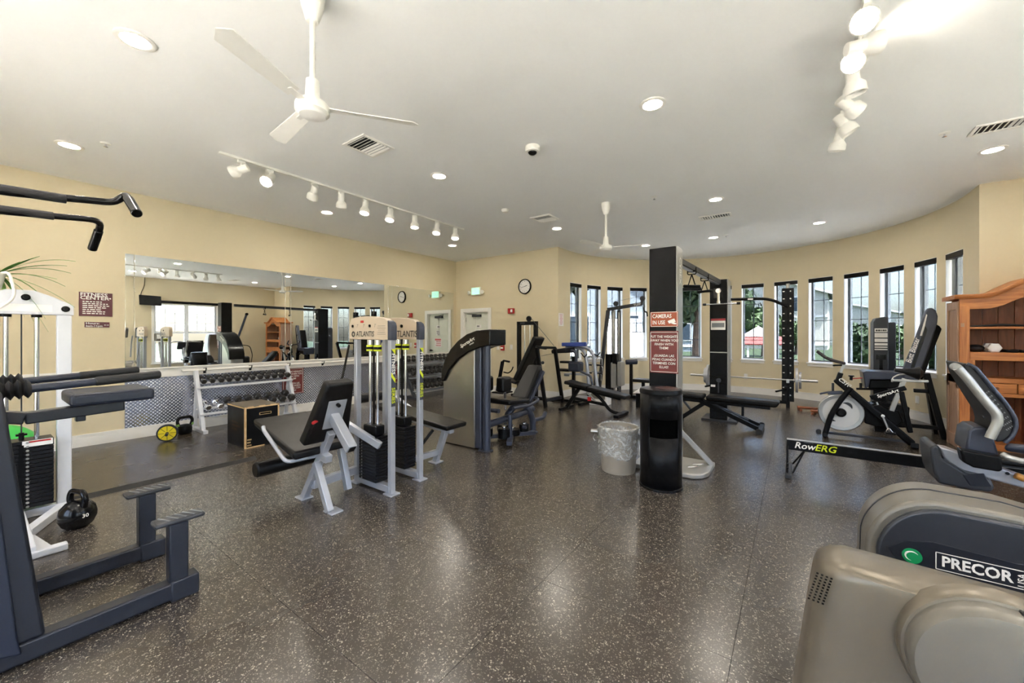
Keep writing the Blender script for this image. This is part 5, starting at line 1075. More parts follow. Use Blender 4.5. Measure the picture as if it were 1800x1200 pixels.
# --- overhead beam and second tower
x0, x1, y0, y1 = -1.12, -.855, 7.05, 7.40
t = T('cable_tower', 'black cable crossover tower with a chrome bar before the bay windows', 'gym machine', ((x0+x1)/2, (y0+y1)/2, 0))
t.p('column', MB().mm((x0, y0+.02, .03), (x1-.012, y1, 2.28)), M['black'], .01, seg=3); t.p('side_panel', MB().mm((x1-.014, y0+.012, .03), (x1, y1-.005, 2.28)), M['pewter'], .008, seg=3)
t.p('front_panel', MB().mm((x0+.004, y0, .32), (x1-.012, y0+.03, 1.10)), M['black'], .004); t.p('front_panel', MB().mm((x0+.004, y0, 1.115), (x1-.012, y0+.03, 2.276)), M['black'], .004); t.p('front_panel', MB().mm((x0+.004, y0, .03), (x1-.012, y0+.03, .31)), M['black'], .004)
t.p('panel_seam', MB().mm((x0+.004, y0-.002, 1.10), (x1-.012, y0+.02, 1.115)), M['steel'], 0)
t.p('pulley_recess', MB().mm((x0+.06, y0-.002, 1.98), (x1-.07, y0+.01, 2.14)), M['blackgloss'], 0); t.p('weight_window', MB().mm((x0+.03, y0-.002, .60), (x1-.03, y0+.01, .72)), M['blackgloss'], 0); t.p('foot_recess', MB().mm((x0+.03, y0-.002, .06), (x1-.04, y0+.01, .26)), M['blackgloss'], 0)
t.p('carriage', MB().cyl((-.985,y0-.03,2.13), (-.985,y0-.03,1.90), .022).cyl((-.985,y0-.055,2.09), (-.985,y0-.005,2.09), .04).cyl((-.985,y0-.03,1.93), (-.985,y0-.03,1.89), .03), M['chrome'], .002)
t.p('pull_bar', MB().cyl((-1.17,y0-.05,1.88), (-.72,y0-.05,1.88), .011, n=10), M['chrome'], 0)
for x in (-1.185, -.705): t.p('bar_knob', MB().cyl((x-.025,y0-.05,1.88), (x+.025,y0-.05,1.88), .02, n=12), M['rubber'], .005)
t.p('instruction_card', MB().mm((x0+.02, y0-.003, 1.47), (x1-.035, y0, 1.65)), M['paper'], 0); t.p('card_band', MB().mm((x0+.02, y0-.0045, 1.615), (x1-.035, y0-.003, 1.65)), mat('dusty_red', (168,60,66), .6), 0); t.p('card_print', MB().mm((x0+.035, y0-.0045, 1.51), (x1-.05, y0-.003, 1.58)), M['grey'], 0)
t.p('small_label', MB().mm((x0+.02, y0-.003, .55), (x0+.085, y0, .585)), M['paper'], 0); t.p('low_pulley', MB().cyl((-.985,y0-.03,.66), (-.985,y0+.0,.66), .035).cyl((-.985,y0-.03,.62), (-.985,y0-.03,.46), .012), M['dgrey'], .003)
t.p('base_plate', MB().mm((x0-.12, y0-.03, 0), (x1+.12, y1+.1, .03)), M['dgrey'], .006)
t = T('crossover_beam', 'long grey overhead beam joining the two cable towers', 'beam', (-1.04, 5.8, 2.18)); t.p('beam', MB().bar((-1.105,4.56,2.245), (-.99,7.045,2.235), .075, .07), M['dgrey'], .006); t.p('light_strip', MB().bar((-1.105,4.57,2.203), (-.99,7.0,2.193), .05, .012), M['silver'], .003)
for i, (u, v) in enumerate(((1216,471), (1238.5,484))):
    p_ = X(u, v, -1.06+.02*i); p_.z = 2.19; h_ = T('chin_grip', ['black chin grip hanging nearest on the overhead beam', 'black chin grip hanging farther along the overhead beam'][i], 'grip', (p_.x, p_.y, 1.98), 'grips on the overhead beam')
    h_.p('clamp', MB().box(p_+V((0,0,.01)), (.09,.04,.02)).tube([p_+V((-.05,0,.06)), p_+V((-.05,0,-.03)), p_+V((.05,0,-.03)), p_+V((.05,0,.06))], .007, 8, .02), M['black'], .002)
    h_.p('hanger', MB().tube([p_+V((-.035,-.035,-.17)), p_+V((0,0,-.03)), p_+V((.035,.035,-.17))], .007, 8, .02), M['black'], 0)
    h_.p('grip', MB().lathe([(.012,-.11), (.02,-.10), (.018,0), (.02,.10), (.012,.11)], p_+V((0,0,-.18)), (.75,.6,.12*(1 if i else .0)), 12), M['black'], 0)
# --- half rack with barbell
y = 9.12; xa, xb = -1.30, -.10; t = T('half_rack', 'black half rack with numbered uprights and curved chin bar by the windows', 'rack', ((xa+xb)/2, y, 0))
for x in (xa, xb):
    u_ = t.p('upright', MB().box((x-.045, y, 1.20), (.10,.11,2.14)).box((x+.05, y, 1.2), (.09,.13,2.14)), M['black'], .004); t.p('leg', MB().box((x, y, .075), (.06,.07,.15)), M['black'], .004)
    for i in range(15):
        t.p('number_mark', MB().box((x-.065, y-.056, .25+i*.14), (.03,.002,.014)), M['paper'], 0, parent=u_); t.p('peg_hole', MB().cyl((x+.04, y-.064, .25+i*.14), (x+.04, y-.068, .25+i*.14), .013, n=8), M['steel'], 0, parent=u_)
    t.p('bar_hook', MB().box((x, y-.10, .50), (.05,.10,.03)).box((x, y-.14, .525), (.05,.02,.07)), M['steel'], .003); t.p('top_knob', MB().cyl((x, y, 2.27), (x, y, 2.36), .03, n=12), M['steel'], .004)
    t.p('spotter_arm', MB().bar((x-.02,y-.06,.36), (x-.18,y-.3,.33), .03, .03).box((x-.02,y-.07,.38), (.07,.05,.08)), M['black'], .003)
t.p('chin_bar', MB().tube([(xb,y-.05,1.92), Y(1352,524.5,8.95), Y(1290,526,8.95), Y(1262,527,8.95), (xa,y-.05,1.95)], .028, 14, .16), M['black'], 0); t.p('chin_bar_label', MB().box(Y(1319,525.5,8.92), (.09,.004,.03)), M['paper'], 0)
t.p('rear_beam', MB().box(((xa+xb)/2, y+.10, .09), (xb-xa, .06, .06)), M['black'], .004)
yb_, zb_ = y-.105, .515+.014+.012; t = T('barbell', 'steel barbell racked across the half rack', 'barbell', (-.72, yb_, zb_-.05))
t.p('shaft', MB().cyl((-1.42,yb_,zb_), (.0,yb_,zb_), .0145, n=14), M['steel'], 0)
for xs, xe in ((-1.80,-1.42), (.0,.345)): t.p('sleeve', MB().cyl((xs,yb_,zb_), (xe,yb_,zb_), .025, n=18), M['steel'], .003); t.p('collar', MB().cyl(((-1.42 if xs < -1 else -.0)-.012,yb_,zb_), ((-1.42 if xs < -1 else .0)+.012,yb_,zb_), .036, n=18), M['steel'], .003)
M['plate'] = mat('grey_weight_plate', (178,178,180), .38, metal=.35, var=.08)
for x, r, l in ((.035,.225,'large grey weight plate on the right end of the barbell'), (.085,.155,'small grey weight plate on the right end of the barbell'), (-1.455,.225,'large grey weight plate on the left end of the barbell'), (-1.505,.155,'small grey weight plate on the left end of the barbell')):
    t = T('weight_plate', l, 'weight plate', (x, yb_, zb_-r), 'plates on the barbell'); o = V((x, yb_, zb_))
    t.p('disc', MB().lathe([(.026,-.02), (.05,-.02), (.055,-.012), (r*.78,-.012), (r*.8,-.02), (r,-.02), (r,.02), (r*.8,.02), (r*.78,.012), (.055,.012), (.05,.02), (.026,.02)], o, (1,0,0), 36, cap=False), M['plate'], 0)
    for i in range(3):
        a = PI/2+i*2*PI/3; d = V((0, math.cos(a), math.sin(a))); t.p('grip_slot', MB().box(o+d*r*.58, (.026, .045, .03), m=Matrix.Rotation(a-PI/2, 3, 'X')), M['dgrey'], .006)
# --- flat bench
y = 6.72; t = T('flat_bench', 'black padded flat bench in front of the second cable tower', 'bench', (-.85, y, 0))
t.p('back_pad', MB().hexa([(-1.10,y-.14,.385), (-.20,y-.12,.365), (-.20,y+.12,.365), (-1.10,y+.14,.385), (-1.10,y-.15,.465), (-.16,y-.13,.455), (-.16,y+.13,.455), (-1.10,y+.15,.465)]), M['vinylblack'], .03, seg=5)
t.p('seat_pad', MB().hexa([(-1.50,y-.12,.40), (-1.14,y-.14,.385), (-1.14,y+.14,.385), (-1.50,y+.12,.40), (-1.52,y-.12,.475), (-1.13,y-.15,.465), (-1.13,y+.15,.465), (-1.52,y+.12,.475)]), M['vinylblack'], .03, seg=5)
t.p('spine', MB().bar((-1.45,y,.36), (-.28,y,.345), .06, .05), M['black'], .005)
for dy in (-.05, .05): t.p('front_leg', MB().bar((-1.2,y+dy,.37), (-.42,y+dy*2.6,.05), .05, .06), M['black'], .006)
t.p('leg_plate', MB().bar((-.78,y-.075,.20), (-.68,y-.09,.16), .054, .05), M['pewter'], .003)
t.p('front_foot', MB().box((-.40,y,.03), (.08,.50,.05)), M['black'], .012)
for dy in (-.27, .27): t.p('foot_cap', MB().cyl((-.40,y+dy-.02,.035), (-.40,y+dy+.02,.035), .04, n=16), M['rubber'], .006)
t.p('rear_leg', MB().bar((-1.1,y,.36), (-1.5,y,.04), .06, .06), M['black'], .006); t.p('rear_foot', MB().box((-1.52,y,.03), (.07,.46,.05)), M['black'], .01); t.p('ladder', MB().bar((-1.45,y,.34), (-1.3,y,.16), .04, .03), M['dgrey'], .004)
t.p('support_post', MB().box((-.62,y,.27), (.035,.035,.16)), M['black'], .004); t.p('ladder_rail', MB().bar((-1.05,y-.0,.33), (-.55,y,.13), .04, .03), M['dgrey'], .004)
# brown wooden push blocks on the floor
for (u, v, rz, l) in ((1421,722,.25,'brown wooden push up handle lying on the floor by the rack'), (1446,730,-.3,'brown wooden push up handle half hidden by the bike wheel')):
    c = Z(u, v, 0); t = T('push_up_handle', l, 'push up handle', c, 'brown handles on the floor'); e = V((math.cos(rz), math.sin(rz), 0)); n_ = V((-e.y, e.x, 0))
    t.p('grip', MB().cyl(c-e*.17+V((0,0,.06)), c+e*.17+V((0,0,.045)), .024, n=12), M['brownwood'], .004)
    for s in (-1, 1): t.p('foot', MB().box(c+e*s*.13+V((0,0,.018)), (.035,.16,.036), rz), M['brownwood'], .004)
# --- spin bike
y = 6.90; q = lambda u, v, d=0: Y(u, v, y+d); t = T('spin_bike', 'black indoor cycling bike with a pale flywheel', 'exercise bike', (q(1520,770).x, y, 0))
W = V((.508, y, .344))
t.p('wheel_rim', MB().lathe([(.195,-.022), (.235,-.026), (.245,-.018), (.245,.018), (.235,.026), (.195,.022)], W, (0,1,0), 56, cap=False), M['steel'], 0)
wd = t.p('wheel_disc', MB().lathe([(.001,-.018), (.198,-.014), (.198,.014), (.001,.018)], W, (0,1,0), 48), mat('pale_grey_disc', (206,204,202), .4, var=.04), 0)
for a0 in (.5, 3.4):
    ps = [W+V((math.cos(a0+i*.1)*(.135+.03*math.sin(i/9*PI)), -.0175, math.sin(a0+i*.1)*(.135+.03*math.sin(i/9*PI)))) for i in range(10)]+[W+V((math.cos(a0+i*.1)*.13, -.0175, math.sin(a0+i*.1)*.13)) for i in range(9, -1, -1)]
    t.p('disc_graphic', MB().prism(ps, (0,-.002,0)), M['dgrey'], 0, parent=wd)
t.p('hub', MB().lathe([(.001,0), (.06,0), (.055,.03), (.03,.05), (.001,.05)], W+V((.0,-.018,0)), (0,-1,0), 20), M['black'], 0)
t.p('fork', MB().tube([q(1496,681,-.06), q(1478,702,-.06), q(1461,728,-.06), q(1450,763,-.06)], .032, 12, .12), M['black'], 0); t.p('fork', MB().tube([q(1496,681,.06), q(1461,728,.06), q(1450,763,.06)], .03, 12, .12), M['black'], 0)
t.p('main_beam', MB().bar(q(1469,666), q(1604,780), .075, .085), M['black'], .02, seg=3)
t.p('seat_arm', MB().bar(q(1530,699), q(1592,681), .05, .06), M['black'], .012); ex = (q(1583,684)-q(1550,694)).normalized()
t.p('lettering', MB().text('SportsArt', q(1560,691.5,-.028), ex, V((-ex.z,0,ex.x)), .055, bold=.012, shear=.2), M['ink'], 0)
ex = (q(1500,684)-q(1478,668)).normalized(); t.p('lettering', MB().text('CS10', q(1484.5,672,-.04), ex, V((-ex.z,0,ex.x)), .07, bold=.02, shear=.2), M['ink'], 0)
t.p('seat_post', MB().bar(q(1590,665), q(1567,722), .035, .05), M['steel'], .004); t.p('seat_tube', MB().bar(q(1584,688), q(1600,760), .05, .06), M['black'], .01)
t.p('seat_slider', MB().bar(q(1568,668), q(1632,670), .04, .03), M['steel'], .004); t.p('slider_loop', MB().tube([q(1568,671), q(1569,664), q(1580,658), q(1596,657)], .010, 8, .04), M['steel'], 0)
S0, S1 = q(1572,650), q(1623,656)
t.p('saddle', MB().sweep([S0, S0.lerp(S1,.3), S0.lerp(S1,.6)+V((0,0,-.005)), S0.lerp(S1,.85)+V((0,0,-.005)), S1+V((0,0,.0))], [.022,.03,.055,.085,.03], 14), M['vinylblack'], 0)
for s in (-1, 1):
    t.p('handlebar', MB().tube([q(1436,617,s*.20), q(1452,629,s*.20), q(1466,634,s*.17), q(1484,638.5,s*.05)], .020, 12, .07), mat('brown_grip_%d' % (s+1), (62,54,54), .6), 0)
t.p('handlebar_bridge', MB().cyl(q(1484,638.5,-.06), q(1484,638.5,.06), .018), M['steel'], 0); t.p('bar_clamp', MB().bar(q(1464,642), q(1480,641.5), .05, .022), M['black'], .004)
t.p('handlebar_post', MB().bar(q(1483,640), q(1474,664), .045, .03), M['steel'], .004); t.p('head_clamp', MB().bar(q(1478,655), q(1473,668), .06, .055), M['black'], .006)
t.p('resistance_knob', MB().cyl(q(1496,668), q(1496.5,661), .016).cyl(q(1496.5,661.5), q(1496.5,659.5), .032), M['black'], .004); t.p('red_lever', MB().bar(q(1498,665.5), q(1516,664), .012, .012), M['red'], .002)
t.p('fender', MB().tube([q(1441,692), q(1455,689), q(1481,688)], .014, 8, .05).bar(q(1455,691.5), q(1482,690), .05, .03), M['slate'], .004)
t.p('chain_guard', MB().prism([q(u,v,.045) for u, v in ((1518,716),(1545,712),(1580,722),(1588,740),(1578,750),(1545,751),(1520,744))], (0,.05,0)), M['black'], .015, seg=3)
t.p('front_foot', MB().cyl(q(1450,764,-.25), q(1450,764,.25), .028), M['black'], .004); t.p('rear_foot', MB().bar(q(1608,783,-.26), q(1608,783,.26), .07, .06), M['black'], .006)
for s in (-.20, .20): t.p('roller', MB().cyl(q(1439,758,s-.015), q(1439,758,s+.015), .032, n=16), M['rubber'], .005)
t.p('floor_bar', MB().bar(V((q(1453,763).x,y,.05)), V((q(1604,763).x,y,.05)), .05, .03), M['dgrey'], .004)
B0 = q(1552,731,-.07); t.p('crank', MB().cyl(q(1552,731,.07), B0, .02).bar(B0, q(1564,760,-.09), .03, .018), M['steel'], .003); t.p('crank', MB().bar(q(1552,731,.09), q(1541,706,.1), .03, .018), M['steel'], .003)
pdl = t.p('pedal', MB().box(q(1565,761,-.15), (.10,.09,.022)), M['black'], .005); t.p('toe_cage', MB().tube([q(1560,763,-.15), q(1557,757,-.15), q(1563,752,-.15), q(1569,760,-.15)], .007, 6, .02), M['steel'], 0, parent=pdl); t.p('pedal', MB().box(q(1541,706,.16), (.10,.09,.022)), M['black'], .005)
t.p('bottle_post', MB().cyl(q(1464,688,.15), q(1464,673,.15), .014), M['dgrey'], 0)
# --- rowing machine
y = 4.86; q = lambda u, v, d=0: Y(u, v, y+d); t = T('rowing_machine', 'black rowing machine with a long low rail', 'rowing machine', (1.0, y, 0))
a = q(1383,770); xa = a.x; zt = .345; M['railtop'] = M['chrome']
t.p('monorail', MB().mm((xa, y-.03, zt-.105), (1.75, y+.03, zt-.008)), M['black'], .004); t.p('rail_top', MB().mm((xa, y-.026, zt-.008), (1.75, y+.026, zt)), M['steel'], .002)
t.p('lettering', MB().text('Row', (xa+.06, y-.0315, zt-.052), (1,0,0), (0,0,1), .088, 'LEFT', .012, shear=.25), M['ink'], 0); t.p('lettering', MB().text('ERG', (xa+.222, y-.0315, zt-.052), (1,0,0), (0,0,1), .088, 'LEFT', .016, shear=.25), M['lime'], 0); t.p('lettering', MB().text('CONCEPT2', (xa+.14, y-.0315, zt-.013), (1,0,0), (0,0,1), .014, 'LEFT', .0), M['grey'], 0)
for s in (-.17, .17): t.p('rear_leg', MB().tube([(xa+.005,y+s*.12,zt-.06), (xa+.005,y+s,.03)], .009, 8), M['black'], 0); t.p('leg_brace', MB().tube([(xa+.14,y+s*.1,zt-.11), (xa+.05,y+s,.05)], .008, 8), M['black'], 0)
for z in (.09, .125): t.p('leg_rung', MB().cyl((xa+.01,y-.17,z), (xa+.01,y+.17,z), .007, n=8), M['black'], 0)
t.p('rear_foot', MB().box((xa+.015,y,.022), (.055,.44,.044)), M['dgrey'], .008)
t.p('seat', MB().box((1.40,y,zt+.06), (.26,.32,.05)), M['vinylblack'], .02, seg=3); t.p('seat_roller', MB().box((1.40,y,zt+.02), (.2,.12,.035)), M['dgrey'], .005)
t.p('front_leg', MB().bar((1.72,y-.3,.03), (1.72,y+.3,.03), .06, .05), M['black'], .006); t.p('front_post', MB().bar((1.72,y,.05), (1.75,y,.32), .07, .06), M['black'], .006); t.p('foot_plate', MB().box((1.86,y-.12,.32), (.02,.12,.3), m=Matrix.Rotation(-.6,3,'Y')).box((1.86,y+.12,.32), (.02,.12,.3), m=Matrix.Rotation(-.6,3,'Y')), M['black'], .004)
t.p('flywheel_cage', MB().lathe([(.001,-.12), (.2,-.12), (.26,-.07), (.26,.07), (.2,.12), (.001,.12)], (2.05,y,.42), (0,1,0), 30), M['black'], 0)
# --- glute machine with inclined board
y = 7.72; q = lambda u, v, d=0: Y(u, v, y+d); t = T('glute_machine', 'grey inclined back board machine next to the wooden cabinet', 'gym machine', (q(1620,760).x, y, 0))
bd = t.p('board', MB().prism([q(u,v,-.18) for u, v in ((1584,664),(1590,644),(1610,596),(1627,548),(1633,541),(1640,541),(1646,546),(1649,556),(1648,568),(1634,612),(1620,650),(1610,672))], (0,.10,0)), mat('board_grey', (70,74,86), .4, metal=.2), .015, seg=3)
t.p('board_slot', MB().prism([q(u,v,-.183) for u, v in ((1600,648),(1626,573),(1628,575),(1630,580),(1606,650))], (0,-.002,0)), M['blackgloss'], 0, parent=bd)
t.p('board_stripe', MB().prism([q(u,v,-.183) for u, v in ((1617,590),(1628,552),(1630,553),(1622,590))], (0,-.002,0)), M['paper'], 0, parent=bd)
ex = (q(1614,590,-.2)-q(1598,634,-.2)).normalized(); ex.y = 0; t.p('lettering', MB().text('Butt Blaster', q(1604.5,616,-.184), ex, V((-ex.z,0,ex.x)), .085, bold=.012, shear=.25, sx=.85), M['paper'], 0, parent=bd)
t.p('back_board', MB().prism([q(u,v,.0) for u, v in ((1605,660),(1640,566),(1652,573),(1656,578),(1632,640),(1622,668))], (0,.22,0)), M['black'], .012)
for d in (-.10, .25): t.p('frame_leg', MB().bar(q(1628,656,d), V((q(1655,764).x,y+d,0)), .06, .10), M['black'], .006); 
t.p('cross_bar', MB().bar(q(1606,686,-.1), q(1640,688,-.1), .05, .05), M['black'], .005); t.p('base_bar', MB().bar(V((q(1570,748).x,y-.1,.14)), V((q(1650,748).x,y-.1,.14)), .06, .05), M['black'], .005)
t.p('seat', MB().prism([q(u,v,-.2) for u, v in ((1517,654),(1523,652),(1590,655),(1590,667),(1530,667),(1527,680),(1521,683))], (0,.40,0)), M['slate'], .012, seg=3); t.p('seat_pan', MB().prism([q(u,v,-.17) for u, v in ((1530,668),(1590,668),(1586,682),(1527,682))], (0,.34,0)), M['black'], .008)  # plain black pan below the seat
t.p('lower_body', MB().prism([q(u,v,-.12) for u, v in ((1518,712),(1560,706),(1600,716),(1596,752),(1560,751),(1520,744))], (0,.26,0)), M['black'], .015); t.p('pedestal', MB().prism([q(u,v,-.08) for u, v in ((1535,683),(1556,683),(1562,756),(1538,762))], (0,.16,0)), M['black'], .01)
t.p('link_rod', MB().cyl(q(1505,683,-.1), q(1560,684,-.1), .016), M['black'], 0); t.p('grip', MB().cyl(q(1513,682,-.1), q(1513,673,-.1), .016), M['rubber'], .003)
y = 8.45; q = lambda u, v, d=0: Y(u, v, y+d); t = T('weight_stack_tower', 'dark grey boxed weight stack with white stripes before the bay window', 'gym machine', (q(1558,690).x, y, 0))
a, b = q(1535.5,560), q(1562,690); t.p('housing', MB().prism([(a.x,y,0), (b.x,y,0), (b.x,y,a.z+.02), (b.x-.04,y,a.z+.03), (a.x+.03,y,a.z+.01), (a.x,y,a.z-.06)], (0,.34,0)), M['dgrey'], .012); t.p('side_shroud', MB().mm((b.x,y+.10,0), (b.x+.10,y+.42,a.z-.06)), M['blue'], .012)
zz = lambda v: q(1550, v).z
for v0_, v1_ in ((585,593), (595,601), (603,607), (609,611), (613,615)): t.p('weight_label', MB().mm((a.x+.012,y-.003,zz(v1_)), (b.x-.012,y,zz(v0_))), M['paper'], 0)
t.p('name_label', MB().mm((a.x+.012,y-.003,zz(583.5)), (b.x-.012,y,zz(577))), M['paper'], 0); t.p('print', strokes(MB(), lambda p_, q_: V(((a.x+b.x)/2+p_*(b.x-a.x)*.85, y-.0045, zz(580.5)+q_*.06)), V((1,0,0)), V((0,0,1)), 1, (b.x-a.x)*.85, .06, 2, None), M['dink'], 0)
t.p('pin_window', MB().mm((a.x+.03,y-.003,zz(632)), (b.x-.03,y+.01,zz(623))), M['blackgloss'], 0); t.p('pin_slot', MB().mm(((a.x+b.x)/2-.02,y-.003,zz(660)), ((a.x+b.x)/2+.02,y+.01,zz(632))), M['blackgloss'], 0)
# ================================================================== WOODEN CABINET
x0, x1, y0, y1 = 1.62, 2.85, 7.03, 7.455; xm = (x0+x1)/2; t = T('wooden_cabinet', 'pine cabinet with arched top and open shelves', 'cabinet', (xm, 7.24, 0))
t.p('side_panel', MB().mm((x0,y0,.0), (x0+.03,y1,1.80)), M['palewood'], .003); t.p('side_panel', MB().mm((x1-.03,y0,0), (x1,y1,1.80)), M['palewood'], .003)
for za, zb in ((.16,.80), (.90,1.70)):
    t.p('side_stile', MB().mm((x0-.012,y0,za-.16), (x0,y0+.06,zb+.1)).mm((x0-.012,y1-.06,za-.16), (x0,y1,zb+.1)).mm((x0-.012,y0+.06,zb), (x0,y1-.06,zb+.1)).mm((x0-.012,y0+.06,za-.12), (x0,y1-.06,za)), M['palewood'], .003)
for xa, xb in ((x0,x0+.085), (x1-.085,x1)): t.p('front_stile', MB().mm((xa,y0-.02,0), (xb,y0+.005,1.74)), M['pine'], .004)
def ztop(x): s = (x-xm)/(x1-x0)*2; return 1.825+(.0 if abs(s) > .70 else .19*(math.cos(s/.70*PI)+1)/2)
def zbot(x): s = (x-xm)/(x1-x0)*2; return 1.70+(.0 if abs(s) > .66 else .15*(math.cos(s/.66*PI)+1)/2)
n = 36; xs = [x0+(x1-x0)*i/n for i in range(n+1)]
t.p('arched_rail', MB().prism([(x,y0-.018,zbot(x)) for x in xs]+[(x,y0-.018,ztop(x)) for x in xs[::-1]], (0,.024,0)), M['pinex'], .003)
vs_ = []; fs = []
for x in [x0-.05]+xs+[x1+.05]:
    z = ztop(min(max(x,x0),x1)); vs_ += [(x,y0-.05,z-.002), (x,y0-.07,z+.03), (x,y0-.07,z+.05), (x,y1+.02,z+.05), (x,y1+.02,z-.002)]
m_ = len(xs)+2
for i in range(m_-1):
    for j in range(5): fs.append((i*5+j, i*5+(j+1)%5, (i+1)*5+(j+1)%5, (i+1)*5+j))
fs += [(0,1,2,3,4), tuple((m_-1)*5+j for j in range(5))]
t.p('cornice', MB().add(vs_, fs), M['pinex'], .004)
mw = 9
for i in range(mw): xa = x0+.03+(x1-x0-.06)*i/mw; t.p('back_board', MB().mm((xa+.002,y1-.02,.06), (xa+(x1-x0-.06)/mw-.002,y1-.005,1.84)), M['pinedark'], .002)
for z, d in ((1.485,.022), (1.185,.024), (.88,.03), (.10,.03)): t.p('shelf', MB().mm((x0+.03,y0+.0,z-d), (x1-.03,y1-.02,z)), M['pinex'], .003)
t.p('front_rail', MB().mm((x0+.085,y0-.016,1.09), (x1-.085,y0+.004,1.175)), M['pinex'], .004); t.p('front_rail', MB().mm((x0+.085,y0-.016,.83), (x1-.085,y0+.004,.885)), M['pinex'], .004); t.p('front_rail', MB().mm((x0+.085,y0-.016,.67), (x1-.085,y0+.004,.71)), M['pinex'], .004)
t.p('inner_stile', MB().mm((x0+.085,y0-.01,.70), (x0+.13,y0+.004,1.10)), M['pine'], .003)
for i in range(3):
    w3 = (x1-x0-.26)/3; xa = x0+.13+i*w3; d = t.p('drawer', MB().mm((xa+.004,y0-(.022 if i else .012),.715), (xa+w3-.004,y0+.3,.826)), M['pinex'], .004); t.p('knob', MB().lathe([(.001,0), (.008,0), (.008,.012), (.016,.02), (.001,.03)], (xa+w3/2,y0-.02,.77), (0,-1,0), 14), M['pinedark'], 0, parent=d)
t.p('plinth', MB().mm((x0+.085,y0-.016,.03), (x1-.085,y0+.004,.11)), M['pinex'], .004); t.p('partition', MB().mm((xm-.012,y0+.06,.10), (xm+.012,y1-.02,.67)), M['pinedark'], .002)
t.p('paint_chip', MB().box((x0+.025,y0-.0215,1.51), (.03,.002,.045)), M['palewood'], 0)
s2 = 1.185
one('medicine_ball', 'flattened black ball on the cabinet shelf', 'ball', MB().ball((1.80,7.22,s2+.045), (.075,.075,.045), 18, 12), M['rubber'], (1.80,7.22,s2), bevel=0)
t = T('dumbbell', 'white hex dumbbell on the cabinet shelf', 'dumbbell', (1.93,7.20,s2))
for dy in (-.06, .10): mb = MB(); hexhead(mb, (1.93,7.20+dy,s2+.052), (0,1,0), .06, .07); t.p('head', mb, M['paper'], .004)
t.p('handle', MB().cyl((1.93,7.12,s2+.052), (1.93,7.32,s2+.052), .014), M['chrome'], 0)
for i, x in enumerate((2.06, 2.17)):
    t = T('phone_tray', ['black plastic tray on the cabinet shelf beside the white dumbbell', 'black plastic tray on the cabinet shelf at the picture edge'][i], 'tray', (x,7.18,s2), 'black trays on the shelf'); t.p('tray', MB().mm((x-.05,7.10,s2), (x+.05,7.28,s2+.028)), M['black'], .01); t.p('rim', MB().mm((x-.045,7.105,s2+.028), (x-.035,7.275,s2+.036)).mm((x+.035,7.105,s2+.028), (x+.045,7.275,s2+.036)), M['dgrey'], .002)
one('resistance_band', 'black rubber band lying along the upper cabinet shelf', 'band', MB().sweep([(1.72,7.10,1.495), (1.85,7.12,1.502), (1.98,7.09,1.51), (2.15,7.13,1.50), (2.5,7.10,1.496)], [.008,.011,.014,.011,.007], 8), M['rubber'], (2.0,7.1,1.485), bevel=0)
# ================================================================== RECUMBENT BIKE
y = 4.22; q = lambda u, v, d=0: Y(u, v, y+d); t = T('recumbent_bike', 'silver framed recumbent bike with black mesh seat back', 'exercise bike', (q(1740,840).x, y, 0))
t.p('rail', MB().prism([q(u,v,-.06) for u, v in ((1652,786),(1668,789),(1800,838),(1860,858),(1860,880),(1800,858),(1700,832),(1660,808))], (0,.12,0)), M['silver'], .012)
t.p('end_leg', MB().prism([q(u,v,-.16) for u, v in ((1635,788),(1639,783),(1650,782),(1654,790),(1656,806),(1700,832),(1742,842),(1750,858),(1742,866),(1690,858),(1650,850),(1641,830))], (0,.32,0)), M['dgrey'], .02, seg=3)
t.p('leg_panel', MB().prism([q(u,v,-.165) for u, v in ((1692,834),(1730,832),(1744,856),(1706,854))], (0,.01,0)), M['blue'], .004)
t.p('seat_block', MB().prism([q(u,v,-.13) for u, v in ((1698,788),(1703,757),(1713,751),(1733,751),(1748,772),(1757,800),(1752,806),(1700,795))], (0,.26,0)), M['slate'], .014, seg=3)
for d, pts in ((-.21, ((1684,647),(1700,664),(1728,700),(1753,728),(1754,742),(1740,770))), (.21, ((1680,648),(1694,664),(1718,700),(1731,722),(1729,736),(1724,756)))):
    t.p('back_tube', MB().tube([q(u,v,d) for u, v in pts], .026, 14, .07), M['pewter'], 0)
t.p('top_bridge', MB().tube([q(1684,647,-.21), q(1679,644,-.14), q(1677,644,.14), q(1680,648,.21)], .026, 14, .06), M['pewter'], 0)
for a_, b_ in ((q(1705,672,-.18), q(1716,668,-.1)), (q(1728,733,0), q(1744,730,0)), (q(1752,745,-.15), q(1772,742,-.15))): t.p('back_bolt', MB().cyl(a_, b_, .012), M['chrome'], 0)
bk = [(1693,639),(1700,638),(1712,646),(1740,680),(1768,712),(1781,731),(1784,748),(1778,765),(1764,776),(1752,777),(1748,768),(1752,752),(1748,735),(1725,700),(1700,660)]
M['mesh'] = mat('black_mesh_back', (26,26,30), .5, var=.1)
t.p('seat_back', MB().prism([q(u,v,-.20) for u, v in bk], (0,.40,0)), M['mesh'], .02, seg=3)
rim = [(1700,639),(1714,645),(1742,678),(1770,711),(1784,733),(1787,748),(1780,767),(1766,778)]
for d in (-.205, .205): t.p('back_rim', MB().tube([q(u,v,d) for u, v in rim], .011, 10, .05), M['slate'], 0)
mb = MB()
for i in range(9):
    for j in range(5):
        u = 1727+i*5.6+j*3.2-2; v = 690+i*7.4-j*2.0+6
        if v < 772: mb.box(q(u, v, -.202), (.009,.002,.006), m=Matrix.Rotation(.8,3,'Y'))
t.p('mesh_perforation', mb, M['grey'], 0)['kind'] = 'stuff'
